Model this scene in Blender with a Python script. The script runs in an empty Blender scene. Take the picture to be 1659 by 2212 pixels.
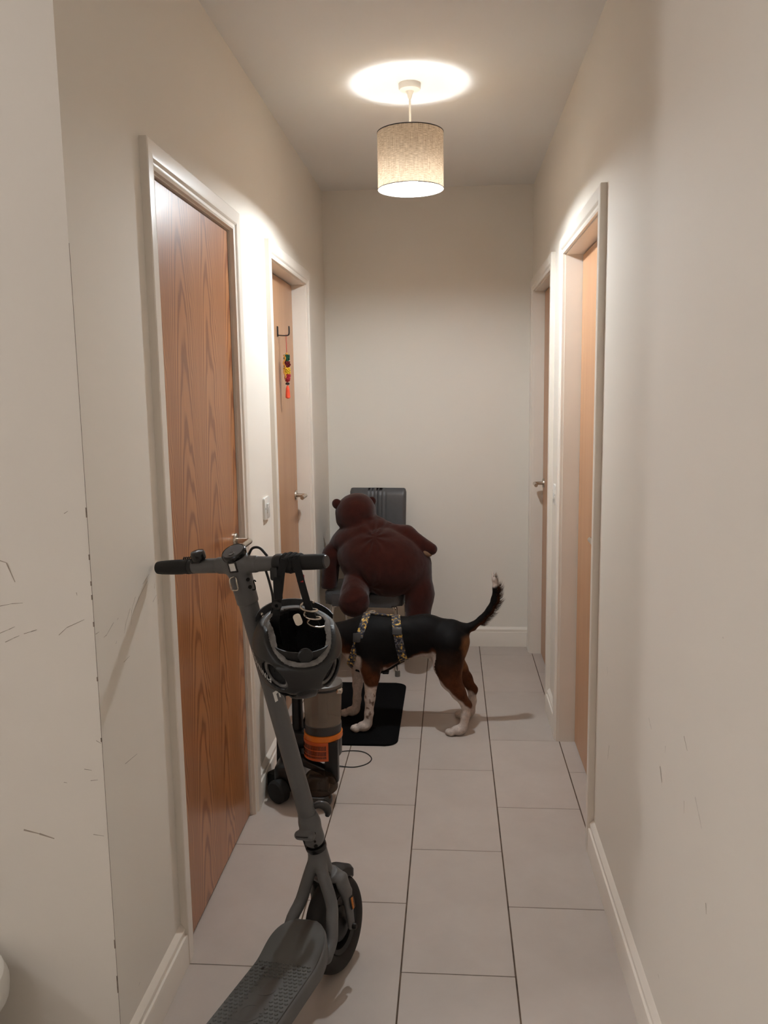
import bpy, bmesh, math, random
import numpy as np
from mathutils import Matrix, Vector

S = bpy.context.scene
COL = S.collection
PI = math.pi
random.seed(7)

# ------------------------------------------------------------------ camera
PITCH, YAW, ROLL = 0.1414, -0.0815, -0.0152
fw = Vector((math.sin(YAW) * math.cos(PITCH), math.cos(YAW) * math.cos(PITCH), -math.sin(PITCH)))
r0 = Vector((math.cos(YAW), -math.sin(YAW), 0))
u0 = r0.cross(fw)
rt = r0 * math.cos(ROLL) + u0 * math.sin(ROLL)
upv = -r0 * math.sin(ROLL) + u0 * math.cos(ROLL)
cam_d = bpy.data.cameras.new('camera')
cam_d.sensor_fit = 'VERTICAL'
cam_d.sensor_height = 36.0
cam_d.lens = 1805.46 / 2212 * 36.0
cam_d.clip_start = 0.02
cam = bpy.data.objects.new('camera', cam_d)
COL.objects.link(cam)
M3 = Matrix((rt, upv, -fw)).transposed()
cam.matrix_world = Matrix.Translation((0.1377, -2.0011, 1.5084)) @ M3.to_4x4()
S.camera = cam

# ------------------------------------------------------------------ world, light levels, exposure
w = bpy.data.worlds.new('world')
S.world = w
w.use_nodes = True
w.node_tree.nodes['Background'].inputs[0].default_value = (1.0, 0.95, 0.88, 1)
w.node_tree.nodes['Background'].inputs[1].default_value = 0.02
BULB_STRENGTH = 1330.0        # corridor pendant bulb
BULB_COLOR = (0.87, 0.945, 1.0)
ROOM_STRENGTH = 40.0         # globe lamp in the adjoining room and the added fill globe
ROOM_COLOR = (0.98, 0.97, 1.0)
S.view_settings.view_transform = 'Standard'
S.view_settings.look = 'None'
S.view_settings.exposure = 0.78
S.view_settings.gamma = 1.0
S.view_settings.use_curve_mapping = False

# ------------------------------------------------------------------ materials
def lin(c):
    return tuple(((v / 255) / 12.92 if v / 255 <= 0.04045 else ((v / 255 + 0.055) / 1.055) ** 2.4) for v in c) + (1.0,)

class N:
    """tiny node helper"""
    def __init__(s, name):
        s.m = bpy.data.materials.new(name)
        s.m.use_nodes = True
        s.t = s.m.node_tree
        s.b = s.t.nodes['Principled BSDF']
        s.out = s.t.nodes['Material Output']
    def n(s, typ, **kw):
        x = s.t.nodes.new(typ)
        for k, v in kw.items():
            if k.startswith('i_'):
                k2 = k[2:]
                k2 = int(k2) if k2.isdigit() else k2.replace('_', ' ')
                x.inputs[k2].default_value = v
            else:
                setattr(x, k, v)
        return x
    def l(s, a, b):
        s.t.links.new(a, b)
    def coord(s, scale=(1, 1, 1), kind='Object'):
        tc = s.n('ShaderNodeTexCoord')
        mp = s.n('ShaderNodeMapping')
        mp.inputs['Scale'].default_value = scale
        s.l(tc.outputs[kind], mp.inputs[0])
        return mp.outputs[0]
    def noise(s, vec, scale, detail=3.0, rough=0.5):
        x = s.n('ShaderNodeTexNoise')
        x.inputs['Scale'].default_value = scale
        x.inputs['Detail'].default_value = detail
        x.inputs['Roughness'].default_value = rough
        s.l(vec, x.inputs['Vector'])
        return x.outputs[0]
    def ramp(s, fac, stops):
        x = s.n('ShaderNodeValToRGB')
        e = x.color_ramp.elements
        while len(e) < len(stops):
            e.new(0.5)
        for el, (p, c) in zip(e, stops):
            el.position = p
            el.color = c
        s.l(fac, x.inputs[0])
        return x.outputs[0]
    def bump(s, height, strength=0.2, dist=0.002):
        x = s.n('ShaderNodeBump')
        x.inputs['Strength'].default_value = strength
        x.inputs['Distance'].default_value = dist
        s.l(height, x.inputs['Height'])
        s.l(x.outputs[0], s.b.inputs['Normal'])
    def math(s, op, a, b=None):
        x = s.n('ShaderNodeMath', operation=op)
        for i, v in enumerate((a, b)):
            if v is None:
                continue
            if isinstance(v, (int, float)):
                x.inputs[i].default_value = v
            else:
                s.l(v, x.inputs[i])
        return x.outputs[0]

def simple(name, col, rough=0.5, metal=0.0, var=0.06, nscale=40.0, bump=0.0, bscale=200.0, spec=None, coat=0.0, sheen=0.0):
    k = N(name)
    c = lin(col)
    v = k.coord()
    f = k.noise(v, nscale)
    lo = tuple(max(0, x * (1 - var)) for x in c[:3]) + (1,)
    hi = tuple(min(1, x * (1 + var)) for x in c[:3]) + (1,)
    k.l(k.ramp(f, [(0.3, lo), (0.7, hi)]), k.b.inputs['Base Color'])
    k.b.inputs['Roughness'].default_value = rough
    k.b.inputs['Metallic'].default_value = metal
    if spec is not None:
        k.b.inputs['Specular IOR Level'].default_value = spec
    if coat:
        k.b.inputs['Coat Weight'].default_value = coat
    if sheen:
        k.b.inputs['Sheen Weight'].default_value = sheen
    if bump:
        k.bump(k.noise(v, bscale, 4.0), bump)
    return k.m

M = {}
M['wall'] = simple('wall_paint', (240, 233, 222), 0.75, var=0.015, nscale=1.3, bump=0.05, bscale=90)
M['wall_far'] = M['wall']
M['ceiling'] = simple('ceiling_paint', (241, 238, 234), 0.85, var=0.01, nscale=1.5, bump=0.04, bscale=120)
M['trim'] = simple('trim_gloss_paint', (238, 229, 217), 0.32, var=0.02, nscale=6, bump=0.03, bscale=30)
M['grout'] = simple('grout', (92, 76, 62), 0.9, var=0.5, nscale=16)
M['skirt_dark'] = simple('dark_gap', (50, 40, 32), 0.9)

def tile_mat():
    k = N('porcelain_tile')
    v = k.coord(kind='Object')
    oi = k.n('ShaderNodeObjectInfo')
    f = k.noise(v, 5.0, 5.0, 0.6)
    c = k.ramp(f, [(0.25, lin((184, 172, 163))), (0.75, lin((196, 185, 176)))])
    hs = k.n('ShaderNodeHueSaturation')
    k.l(c, hs.inputs['Color'])
    k.l(k.math('ADD', k.math('MULTIPLY', oi.outputs['Random'], 0.05), 0.975), hs.inputs['Value'])
    k.l(hs.outputs[0], k.b.inputs['Base Color'])
    k.l(k.math('ADD', k.math('MULTIPLY', k.noise(v, 9.0), 0.12), 0.36), k.b.inputs['Roughness'])
    k.b.inputs['Specular IOR Level'].default_value = 0.4
    k.bump(k.noise(v, 60.0), 0.03, 0.001)
    return k.m
M['tile'] = tile_mat()

def wood_mat(name, light, dark, flames, rough, coat, lam=0.24):
    """veneer: repeating cathedral flames along Z, fine straight pores"""
    k = N(name)
    tc = k.n('ShaderNodeTexCoord')
    sep = k.n('ShaderNodeSeparateXYZ')
    k.l(tc.outputs['Object'], sep.inputs[0])
    Y, Z = sep.outputs[1], sep.outputs[2]
    # wobble
    cw = k.n('ShaderNodeCombineXYZ')
    k.l(k.math('MULTIPLY', Y, 3.0), cw.inputs[1]); k.l(k.math('MULTIPLY', Z, 1.1), cw.inputs[2])
    wob = k.noise(cw.outputs[0], 2.2, 3.0)
    yy = k.math('ADD', k.math('DIVIDE', Y, lam), k.math('MULTIPLY', wob, 0.25))
    idx = k.math('FLOOR', yy)
    fr = k.math('SUBTRACT', k.math('SUBTRACT', yy, idx), 0.5)
    # parabola-shaped growth rings
    par = k.math('MULTIPLY', k.math('MULTIPLY', fr, fr), 3.4)
    ph = k.math('ADD', k.math('ADD', k.math('MULTIPLY', Z, 0.85), par), k.math('MULTIPLY', idx, 0.37))
    ph = k.math('ADD', ph, k.math('MULTIPLY', wob, 0.5))
    sn = k.math('SINE', k.math('MULTIPLY', ph, 46.0))
    sn = k.math('POWER', k.math('ADD', k.math('MULTIPLY', sn, 0.5), 0.5), 3.0)
    # fade flames away from the top as the cut becomes straight-grained
    cp = k.n('ShaderNodeCombineXYZ')
    k.l(k.math('MULTIPLY', Y, 160.0), cp.inputs[1]); k.l(k.math('MULTIPLY', Z, 3.0), cp.inputs[2])
    pores = k.noise(cp.outputs[0], 1.0, 4.0, 0.65)
    cb = k.n('ShaderNodeCombineXYZ')
    k.l(k.math('MULTIPLY', Y, 14.0), cb.inputs[1]); k.l(k.math('MULTIPLY', Z, 0.7), cb.inputs[2])
    bands = k.noise(cb.outputs[0], 1.0, 2.0)
    fac = k.math('ADD', k.math('MULTIPLY', sn, flames), k.math('MULTIPLY', pores, 0.45))
    fac = k.math('ADD', fac, k.math('MULTIPLY', bands, 0.4))
    col = k.ramp(fac, [(0.2, lin(light)), (0.85, lin(dark))])
    k.l(col, k.b.inputs['Base Color'])
    k.b.inputs['Roughness'].default_value = rough
    k.b.inputs['Coat Weight'].default_value = coat
    k.b.inputs['Coat Roughness'].default_value = 0.18
    k.bump(pores, 0.05, 0.0006)
    return k.m
M['oak'] = wood_mat('oak_veneer_flame', (198, 136, 84), (140, 80, 38), 0.52, 0.38, 0.5, 0.245)
M['oak_plain'] = wood_mat('oak_veneer_plain', (205, 160, 122), (172, 124, 88), 0.03, 0.45, 0.2)
M['oak_warm'] = wood_mat('oak_veneer_warm', (210, 162, 120), (178, 124, 84), 0.05, 0.42, 0.3)
M['chrome'] = simple('brushed_steel', (200, 192, 180), 0.25, 1.0, var=0.05)
M['chrome_poly'] = simple('polished_chrome', (225, 222, 216), 0.08, 1.0, var=0.02)
M['white_plastic'] = simple('white_plastic', (232, 229, 222), 0.35, var=0.02)
M['scuff'] = simple('scuff_mark', (136, 120, 106), 0.9, var=0.3, nscale=90)
M['scuff_soft'] = simple('scuff_mark_pale', (176, 162, 146), 0.9, var=0.15, nscale=60)
M['sc_grey'] = simple('scooter_grey_metal', (92, 91, 90), 0.45, 0.05, var=0.04, nscale=20, bump=0.03, bscale=500)
M['sc_black'] = simple('scooter_black_plastic', (15, 14, 14), 0.5, var=0.1)
M['rubber'] = simple('black_rubber', (14, 13, 12), 0.7, var=0.12, bump=0.1, bscale=300)
M['tyre'] = simple('tyre_rubber', (30, 26, 23), 0.8, var=0.2, nscale=30, bump=0.1, bscale=180)
M['sc_disp'] = simple('display_face', (52, 50, 49), 0.3, var=0.1)
M['white_print'] = simple('white_print', (222, 220, 214), 0.5, var=0.02)
M['amber'] = simple('amber_reflector', (205, 120, 40), 0.2, var=0.2, nscale=300)
M['amber_dark'] = simple('amber_dark_reflector', (96, 62, 34), 0.25, var=0.2, nscale=300)
M['steel_dark'] = simple('dark_bolt', (28, 25, 23), 0.4, 0.6)
M['red'] = simple('red_plastic', (170, 30, 28), 0.4)
M['helmet'] = simple('helmet_matte_shell', (16, 16, 17), 0.45, var=0.08, nscale=8)
M['foam'] = simple('helmet_grey_foam', (112, 108, 104), 0.8, var=0.25, nscale=70, bump=0.4, bscale=260)
M['pad'] = simple('helmet_black_padding', (14, 13, 13), 0.95, bump=0.4, bscale=400)
M['strap'] = simple('black_webbing', (13, 13, 14), 0.85, var=0.2, nscale=300, bump=0.4, bscale=700)
M['vac_black'] = simple('vacuum_black_plastic', (12, 11, 11), 0.35, var=0.1)
M['vac_gloss'] = simple('vacuum_gloss_black', (16, 15, 15), 0.2)
M['vac_grey'] = simple('vacuum_grey_lid', (88, 83, 78), 0.4)
M['orange'] = simple('vacuum_orange_plastic', (196, 84, 30), 0.35, var=0.06)
M['orange_band'] = simple('vacuum_orange_band', (226, 122, 32), 0.3, var=0.06)
M['leather'] = simple('grey_faux_leather', (80, 79, 80), 0.42, var=0.05, nscale=30, bump=0.15, bscale=420)
M['mat'] = simple('black_mat_pile', (11, 11, 12), 0.97, var=0.35, nscale=260, bump=0.6, bscale=500, spec=0.1)
M['plush'] = simple('brown_plush', (56, 23, 17), 0.95, var=0.2, nscale=26, bump=0.5, bscale=330, spec=0.1, sheen=0.22)
M['plush_pad'] = simple('tan_plush_pad', (128, 100, 80), 0.95, var=0.1, bump=0.4, bscale=300, spec=0.1)
M['cable'] = simple('black_cable', (22, 22, 22), 0.5)

def glass_mat(name, col, alpha_rough, mixf, base=(172, 160, 148)):
    k = N(name)
    tr = k.n('ShaderNodeBsdfTransparent')
    tr.inputs[0].default_value = lin(col)
    mx = k.n('ShaderNodeMixShader')
    mx.inputs[0].default_value = mixf
    k.b.inputs['Base Color'].default_value = lin(base)
    k.b.inputs['Roughness'].default_value = alpha_rough
    k.l(tr.outputs[0], mx.inputs[1]); k.l(k.b.outputs[0], mx.inputs[2])
    k.l(mx.outputs[0], k.out.inputs[0])
    return k.m
M['clear'] = glass_mat('smoky_clear_plastic', (226, 219, 211), 0.12, 0.36)
M['clear_dark'] = glass_mat('smoky_nozzle_plastic', (150, 138, 126), 0.10, 0.35, (78, 66, 56))

def shade_mat():
    k = N('linen_lampshade')
    tc = k.n('ShaderNodeTexCoord')
    sep = k.n('ShaderNodeSeparateXYZ')
    k.l(tc.outputs['Object'], sep.inputs[0])
    ang = k.math('ARCTAN2', sep.outputs[1], sep.outputs[0])
    def threads(sa, sz):
        c = k.n('ShaderNodeCombineXYZ')
        k.l(k.math('MULTIPLY', ang, sa), c.inputs[0]); k.l(k.math('MULTIPLY', sep.outputs[2], sz), c.inputs[1])
        return k.noise(c.outputs[0], 1.0, 3.0, 0.6)
    f = k.math('ADD', k.math('MULTIPLY', threads(7.0, 420.0), 0.52), k.math('MULTIPLY', threads(120.0, 14.0), 0.48))
    dif = k.n('ShaderNodeBsdfDiffuse')
    trl = k.n('ShaderNodeBsdfTranslucent')
    k.l(k.ramp(f, [(0.36, lin((166, 142, 118))), (0.62, lin((236, 220, 196)))]), dif.inputs[0])
    k.l(k.ramp(f, [(0.36, (0.34, 0.22, 0.13, 1)), (0.62, (0.82, 0.64, 0.45, 1))]), trl.inputs[0])
    mx = k.n('ShaderNodeMixShader')
    mx.inputs[0].default_value = 0.034
    k.l(dif.outputs[0], mx.inputs[1]); k.l(trl.outputs[0], mx.inputs[2])
    k.l(mx.outputs[0], k.out.inputs[0])
    return k.m
M['shade'] = shade_mat()

def emit(name, col, strength):
    k = N(name)
    e = k.n('ShaderNodeEmission')
    e.inputs[0].default_value = col + (1,)
    e.inputs[1].default_value = strength
    k.l(e.outputs[0], k.out.inputs[0])
    return k.m
M['bulb'] = emit('bulb_glow', BULB_COLOR, BULB_STRENGTH)
def bulb_dir(m):
    # an LED bulb: its dome shines forward (down), little goes back past the collar
    t = m.node_tree
    e = [n for n in t.nodes if n.type == 'EMISSION'][0]
    g = t.nodes.new('ShaderNodeNewGeometry'); sp = t.nodes.new('ShaderNodeSeparateXYZ'); mr = t.nodes.new('ShaderNodeMapRange')
    t.links.new(g.outputs['True Normal'], sp.inputs[0]); t.links.new(sp.outputs[2], mr.inputs[0])
    mr.inputs[1].default_value = 0.30; mr.inputs[2].default_value = -0.90
    mr.inputs[3].default_value = BULB_STRENGTH * 0.03; mr.inputs[4].default_value = BULB_STRENGTH
    t.links.new(mr.outputs[0], e.inputs[1])
bulb_dir(M['bulb'])
M['globe'] = emit('globe_glow', ROOM_COLOR, ROOM_STRENGTH)

def vcol_mat(name, rough=0.9, sheen=0.2, bump=0.4, bscale=300):
    k = N(name)
    a = k.n('ShaderNodeAttribute')
    a.attribute_name = 'Col'
    v = k.coord((1, 1, 1))
    f = k.noise(v, 120.0, 3.0)
    mx = k.n('ShaderNodeMix', data_type='RGBA', blend_type='MULTIPLY')
    mx.inputs[0].default_value = 0.5
    k.l(a.outputs['Color'], mx.inputs[6])
    k.l(k.ramp(f, [(0.3, (0.55, 0.55, 0.55, 1)), (0.7, (1, 1, 1, 1))]), mx.inputs[7])
    k.l(mx.outputs[2], k.b.inputs['Base Color'])
    k.b.inputs['Roughness'].default_value = rough
    k.b.inputs['Specular IOR Level'].default_value = 0.12
    k.b.inputs['Sheen Weight'].default_value = sheen
    vs = k.coord((60, 200, 200))
    k.bump(k.noise(vs, 3.0, 3.0), bump, 0.0015)
    return k.m
M['fur'] = vcol_mat('short_dog_fur', 0.62, 0.0, 0.25)

def camo_mat():
    k = N('camouflage_webbing')
    v = k.coord()
    f = k.noise(v, 75.0, 2.0, 0.6)
    rp = k.n('ShaderNodeValToRGB')
    rp.color_ramp.interpolation = 'CONSTANT'
    e = rp.color_ramp.elements
    stops = [(0.0, lin((24, 26, 38))), (0.46, lin((92, 94, 100))), (0.53, lin((34, 36, 48))), (0.565, lin((206, 164, 70))), (0.65, lin((226, 200, 130)))]
    while len(e) < len(stops):
        e.new(0.5)
    for el, (p, c) in zip(e, stops):
        el.position = p; el.color = c
    k.l(f, rp.inputs[0])
    k.l(rp.outputs[0], k.b.inputs['Base Color'])
    k.b.inputs['Roughness'].default_value = 0.8
    return k.m
M['camo'] = camo_mat()

def deck_mat():
    k = N('scooter_deck_rubber')
    v = k.coord()
    f1 = k.noise(v, 9.0, 3.0)
    vv = k.coord((14, 5, 1))
    f2 = k.noise(vv, 1.0, 2.0)
    base = k.ramp(f1, [(0.3, lin((76, 75, 72))), (0.7, lin((88, 87, 84)))])
    mx = k.n('ShaderNodeMix', data_type='RGBA')
    k.l(k.ramp(f2, [(0.52, (0, 0, 0, 1)), (0.68, (0.75, 0.75, 0.75, 1))]), mx.inputs[0])
    k.l(base, mx.inputs[6])
    mx.inputs[7].default_value = lin((58, 47, 40))
    k.l(mx.outputs[2], k.b.inputs['Base Color'])
    k.b.inputs['Roughness'].default_value = 0.7
    return k.m
M['deck'] = deck_mat()

# ------------------------------------------------------------------ object helpers
def tagit(o, label=None, cat=None, group=None, kind=None):
    if label: o['label'] = label
    if cat: o['category'] = cat
    if group: o['group'] = group
    if kind: o['kind'] = kind
    return o

def thing(name, label=None, cat=None, loc=(0, 0, 0), group=None, kind=None, mat=None):
    o = bpy.data.objects.new(name, None)
    o.empty_display_size = 0.05
    COL.objects.link(o)
    if mat is not None:
        o.matrix_world = mat
    else:
        o.location = loc
    o['_loc'] = list(loc) if mat is None else [0, 0, 0]
    return tagit(o, label, cat, group, kind)

def root_loc(p):
    """world offset of everything above p (only translations for '_loc' roots)"""
    v = Vector((0, 0, 0))
    while p is not None:
        if '_loc' in p:
            v += Vector(p['_loc'])
        p = p.parent
    return v

def finish(name, me, mat, parent=None, smooth=True, angle=38):
    if parent is not None:
        off = root_loc(parent)
        if off.length > 0:
            me.transform(Matrix.Translation(-off))
    if isinstance(mat, str):
        mat = M[mat]
    me.materials.append(mat)
    if smooth:
        me.polygons.foreach_set('use_smooth', [True] * len(me.polygons))
        me.set_sharp_from_angle(angle=math.radians(angle))
    o = bpy.data.objects.new(name, me)
    COL.objects.link(o)
    if parent is not None:
        o.parent = parent
    return o

def obj(name, bm, mat, parent=None, smooth=True, angle=38, xf=None):
    if xf is not None:
        bm.transform(xf)
    bmesh.ops.recalc_face_normals(bm, faces=bm.faces)
    me = bpy.data.meshes.new(name)
    bm.to_mesh(me)
    bm.free()
    return finish(name, me, mat, parent, smooth, angle)

def BM():
    return bmesh.new()

def box(bm, x0, x1, y0, y1, z0, z1, bev=0.0, seg=2):
    b2 = bmesh.new()
    bmesh.ops.create_cube(b2, size=1.0)
    for v in b2.verts:
        v.co = Vector(((x0 + x1) / 2 + v.co.x * (x1 - x0), (y0 + y1) / 2 + v.co.y * (y1 - y0), (z0 + z1) / 2 + v.co.z * (z1 - z0)))
    if bev > 0:
        bmesh.ops.bevel(b2, geom=list(b2.edges), offset=bev, segments=seg, profile=0.5, affect='EDGES')
    merge(bm, b2)
    return bm

def merge(bm, b2, xf=None):
    if xf is not None:
        b2.transform(xf)
    me = bpy.data.meshes.new('tmp')
    b2.to_mesh(me)
    b2.free()
    bm.from_mesh(me)
    bpy.data.meshes.remove(me)

def catmull(pts, n=8):
    pts = [Vector(p) for p in pts]
    P = [pts[0] * 2 - pts[1]] + pts + [pts[-1] * 2 - pts[-2]]
    out = []
    for i in range(1, len(P) - 2):
        a, b, c, d = P[i - 1], P[i], P[i + 1], P[i + 2]
        for j in range(n):
            t = j / n
            out.append(0.5 * ((2 * b) + (c - a) * t + (2 * a - 5 * b + 4 * c - d) * t * t + (3 * b - a - 3 * c + d) * t ** 3))
    out.append(pts[-1])
    return out

def sweep(bm, path, prof, closed_prof=True, caps=True, scale=None, upref=None, closed=False):
    """sweep a 2D profile [(a,b)...] along a path with parallel transport"""
    path = [Vector(p) for p in path]
    n = len(path)
    tang = []
    for i in range(n):
        if closed:
            a, b = path[(i - 1) % n], path[(i + 1) % n]
        else:
            a, b = path[max(0, i - 1)], path[min(n - 1, i + 1)]
        tang.append((b - a).normalized())
    ref = Vector(upref) if upref is not None else (Vector((0, 0, 1)) if abs(tang[0].z) < 0.9 else Vector((1, 0, 0)))
    nx = tang[0].cross(ref).normalized()
    rings = []
    for i in range(n):
        if upref is not None:
            nx = tang[i].cross(ref).normalized()
        else:
            nx = (nx - tang[i] * nx.dot(tang[i])).normalized()
        ny = nx.cross(tang[i]).normalized() * -1
        s = scale[i] if scale else 1.0
        if isinstance(s, (int, float)):
            s = (s, s)
        rings.append([bm.verts.new(path[i] + nx * (a * s[0]) + ny * (b * s[1])) for a, b in prof])
    m = len(prof)
    for i in range(n if closed else n - 1):
        A, Bq = rings[i], rings[(i + 1) % n]
        for j in range(m if closed_prof else m - 1):
            bm.faces.new((A[j], A[(j + 1) % m], Bq[(j + 1) % m], Bq[j]))
    if caps and closed_prof and not closed:
        bm.faces.new(rings[0][::-1])
        bm.faces.new(rings[-1])
    return bm

def circ(r, n=12):
    return [(r * math.cos(2 * PI * i / n), r * math.sin(2 * PI * i / n)) for i in range(n)]

def tube(bm, path, r, n=12, rad=None, smooth_n=0):
    if smooth_n:
        if rad:
            k = len(rad)
            rr = []
            for i in range(k - 1):
                rr += [rad[i] + (rad[i + 1] - rad[i]) * j / smooth_n for j in range(smooth_n)]
            rad = rr + [rad[-1]]
        path = catmull(path, smooth_n)
    sweep(bm, path, circ(1.0, n), scale=[x for x in rad] if rad else [r] * len(path))
    return bm

def lathe(bm, prof, n=32, xf=None, cap=True):
    """revolve [(r,z)...] about Z"""
    b2 = bmesh.new()
    rings = []
    for r, z in prof:
        if r < 1e-6:
            rings.append([b2.verts.new((0, 0, z))])
        else:
            rings.append([b2.verts.new((r * math.cos(2 * PI * i / n), r * math.sin(2 * PI * i / n), z)) for i in range(n)])
    for A, Bq in zip(rings[:-1], rings[1:]):
        if len(A) == 1 and len(Bq) == 1:
            continue
        for i in range(n):
            j = (i + 1) % n
            if len(A) == 1:
                b2.faces.new((A[0], Bq[i], Bq[j]))
            elif len(Bq) == 1:
                b2.faces.new((A[i], A[j], Bq[0]))
            else:
                b2.faces.new((A[i], A[j], Bq[j], Bq[i]))
    merge(bm, b2, xf)
    return bm

def prism(bm, poly, z0, z1, xf=None, bev=0.0):
    b2 = bmesh.new()
    lo = [b2.verts.new((x, y, z0)) for x, y in poly]
    hi = [b2.verts.new((x, y, z1)) for x, y in poly]
    n = len(poly)
    b2.faces.new(lo[::-1]); b2.faces.new(hi)
    for i in range(n):
        b2.faces.new((lo[i], lo[(i + 1) % n], hi[(i + 1) % n], hi[i]))
    if bev:
        es = [e for e in b2.edges if abs(e.verts[0].co.z - e.verts[1].co.z) < 1e-6]
        bmesh.ops.bevel(b2, geom=es, offset=bev, segments=2, profile=0.5, affect='EDGES')
    merge(bm, b2, xf)
    return bm

def rrect(w_, h_, r, n=6, cx=0, cy=0):
    out = []
    for sx, sy, a0 in ((1, 1, 0), (-1, 1, 90), (-1, -1, 180), (1, -1, 270)):
        for i in range(n + 1):
            a = math.radians(a0 + 90 * i / n)
            out.append((cx + sx * (w_ / 2 - r) + r * math.cos(a), cy + sy * (h_ / 2 - r) + r * math.sin(a)))
    return out

def T(*a):
    return Matrix.Translation(a)
def RX(d): return Matrix.Rotation(math.radians(d), 4, 'X')
def RY(d): return Matrix.Rotation(math.radians(d), 4, 'Y')
def RZ(d): return Matrix.Rotation(math.radians(d), 4, 'Z')

# ------------------------------------------------------------------ signed distance fields -> mesh
def f32(a): return np.asarray(a, np.float32)
def sd_rc(p, a, b, ra, rb):
    a, b = f32(a), f32(b)
    ba = b - a
    t = np.clip(((p - a) @ ba) / (ba @ ba), 0, 1)
    d = p - a - t[:, None] * ba
    return np.sqrt((d * d).sum(1)) - (ra + (rb - ra) * t)
def sd_ell(p, c, r, R=None):
    q = p - f32(c)
    if R is not None:
        q = q @ f32(R)
    r = f32(r)
    k0 = np.sqrt(((q / r) ** 2).sum(1)) + 1e-9
    k1 = np.sqrt(((q / (r * r)) ** 2).sum(1)) + 1e-9
    return k0 * (k0 - 1) / k1
def smin(a, b, k):
    h = np.clip(0.5 + 0.5 * (b - a) / k, 0, 1)
    return b * (1 - h) + a * h - k * h * (1 - h)
def smax(a, b, k): return -smin(-a, -b, k)
def rotm(ax, deg):
    return np.array(Matrix.Rotation(math.radians(deg), 3, ax))

def nets(f, lo, hi, h, proj=2):
    lo, hi = np.array(lo, float), np.array(hi, float)
    n = np.ceil((hi - lo) / h).astype(int) + 1
    gx, gy, gz = [lo[i] + h * np.arange(n[i]) for i in range(3)]
    V = np.empty(n, np.float32)
    GY, GZ = np.meshgrid(gy, gz, indexing='ij')
    step = max(1, int(300000 / (n[1] * n[2])))
    for i in range(0, n[0], step):
        xs = gx[i:i + step]
        P = np.empty((len(xs), n[1], n[2], 3), np.float32)
        P[..., 0] = xs[:, None, None]; P[..., 1] = GY[None]; P[..., 2] = GZ[None]
        V[i:i + len(xs)] = f(P.reshape(-1, 3)).reshape(len(xs), n[1], n[2])
    ins = V < 0
    c = n - 1
    acc = np.zeros(tuple(c) + (3,), np.float32)
    cnt = np.zeros(tuple(c), np.float32)
    offs = [(i, j, k) for i in (0, 1) for j in (0, 1) for k in (0, 1)]
    def sl(o): return tuple(slice(o[d], o[d] + c[d]) for d in range(3))
    for o in offs:
        for d in range(3):
            if o[d]:
                continue
            o2 = list(o); o2[d] = 1
            a, b = V[sl(o)], V[sl(o2)]
            m = (a < 0) != (b < 0)
            t = np.where(m, a / np.where(m, a - b, 1), 0)
            for e in range(3):
                acc[..., e] += np.where(m, o[e] + (t if e == d else 0), 0)
            cnt += m
    act = cnt > 0
    idx = -np.ones(tuple(c), np.int64)
    idx[act] = np.arange(act.sum())
    I = np.argwhere(act)
    verts = (lo + (I + acc[act] / cnt[act][:, None]) * h).astype(np.float32)
    quads = []
    for d in range(3):
        e, g = [(1, 2), (2, 0), (0, 1)][d]
        s0 = [slice(None)] * 3; s1 = [slice(None)] * 3
        s0[d] = slice(0, n[d] - 1); s1[d] = slice(1, n[d])
        A, Bq = ins[tuple(s0)], ins[tuple(s1)]
        E = np.argwhere(A != Bq)
        ok = (E[:, e] > 0) & (E[:, g] > 0) & (E[:, e] < n[e] - 1) & (E[:, g] < n[g] - 1)
        E = E[ok]
        def cell(de, dg):
            q = E.copy(); q[:, e] -= de; q[:, g] -= dg
            return idx[q[:, 0], q[:, 1], q[:, 2]]
        Q = np.stack([cell(1, 1), cell(0, 1), cell(0, 0), cell(1, 0)], 1)
        flip = ~A[E[:, 0], E[:, 1], E[:, 2]]
        Q[flip] = Q[flip][:, ::-1]
        quads.append(Q)
    quads = np.concatenate(quads)
    for _ in range(proj):
        e = h * 0.3
        d0 = f(verts)
        g = np.stack([f(verts + f32(v)) - f(verts - f32(v)) for v in ((e, 0, 0), (0, e, 0), (0, 0, e))], 1) / (2 * e)
        g2 = np.maximum((g * g).sum(1), 0.25)
        stp = np.clip(d0 / g2, -h * 0.6, h * 0.6)
        verts = verts - g * stp[:, None]
    return verts, quads

def sdf_obj(name, f, lo, hi, h, mat, parent=None, colors=None, xf=None, proj=2, angle=60):
    v, q = nets(f, lo, hi, h, proj)
    me = bpy.data.meshes.new(name)
    me.from_pydata(v.tolist(), [], q.tolist())
    if colors is not None:
        ca = me.color_attributes.new('Col', 'FLOAT_COLOR', 'POINT')
        cc = np.ones((len(v), 4), np.float32)
        cc[:, :3] = colors(v)
        ca.data.foreach_set('color', cc.ravel())
    if xf is not None:
        me.transform(xf)
    me.update()
    return finish(name, me, mat, parent, True, angle)

# value noise for numpy colour patterns
_rs = np.random.RandomState(3)
_lat = _rs.rand(32, 32, 32).astype(np.float32)
def vnoise(p, s):
    q = p * s + 100.0
    i = np.floor(q).astype(int)
    t = q - i
    t = t * t * (3 - 2 * t)
    r = 0
    for a in (0, 1):
        for b in (0, 1):
            for c in (0, 1):
                wgt = (t[:, 0] if a else 1 - t[:, 0]) * (t[:, 1] if b else 1 - t[:, 1]) * (t[:, 2] if c else 1 - t[:, 2])
                r = r + wgt * _lat[(i[:, 0] + a) % 32, (i[:, 1] + b) % 32, (i[:, 2] + c) % 32]
    return r

# ================================================================== ROOM SHELL
XL, XR, YB, ZC = -0.586, 0.597, 2.88, 2.64
YC = -0.408                 # outer corner where the corridor opens into the room
RX0, RY0 = -4.0, -4.0       # adjoining room extents
TH = 0.12

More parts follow.
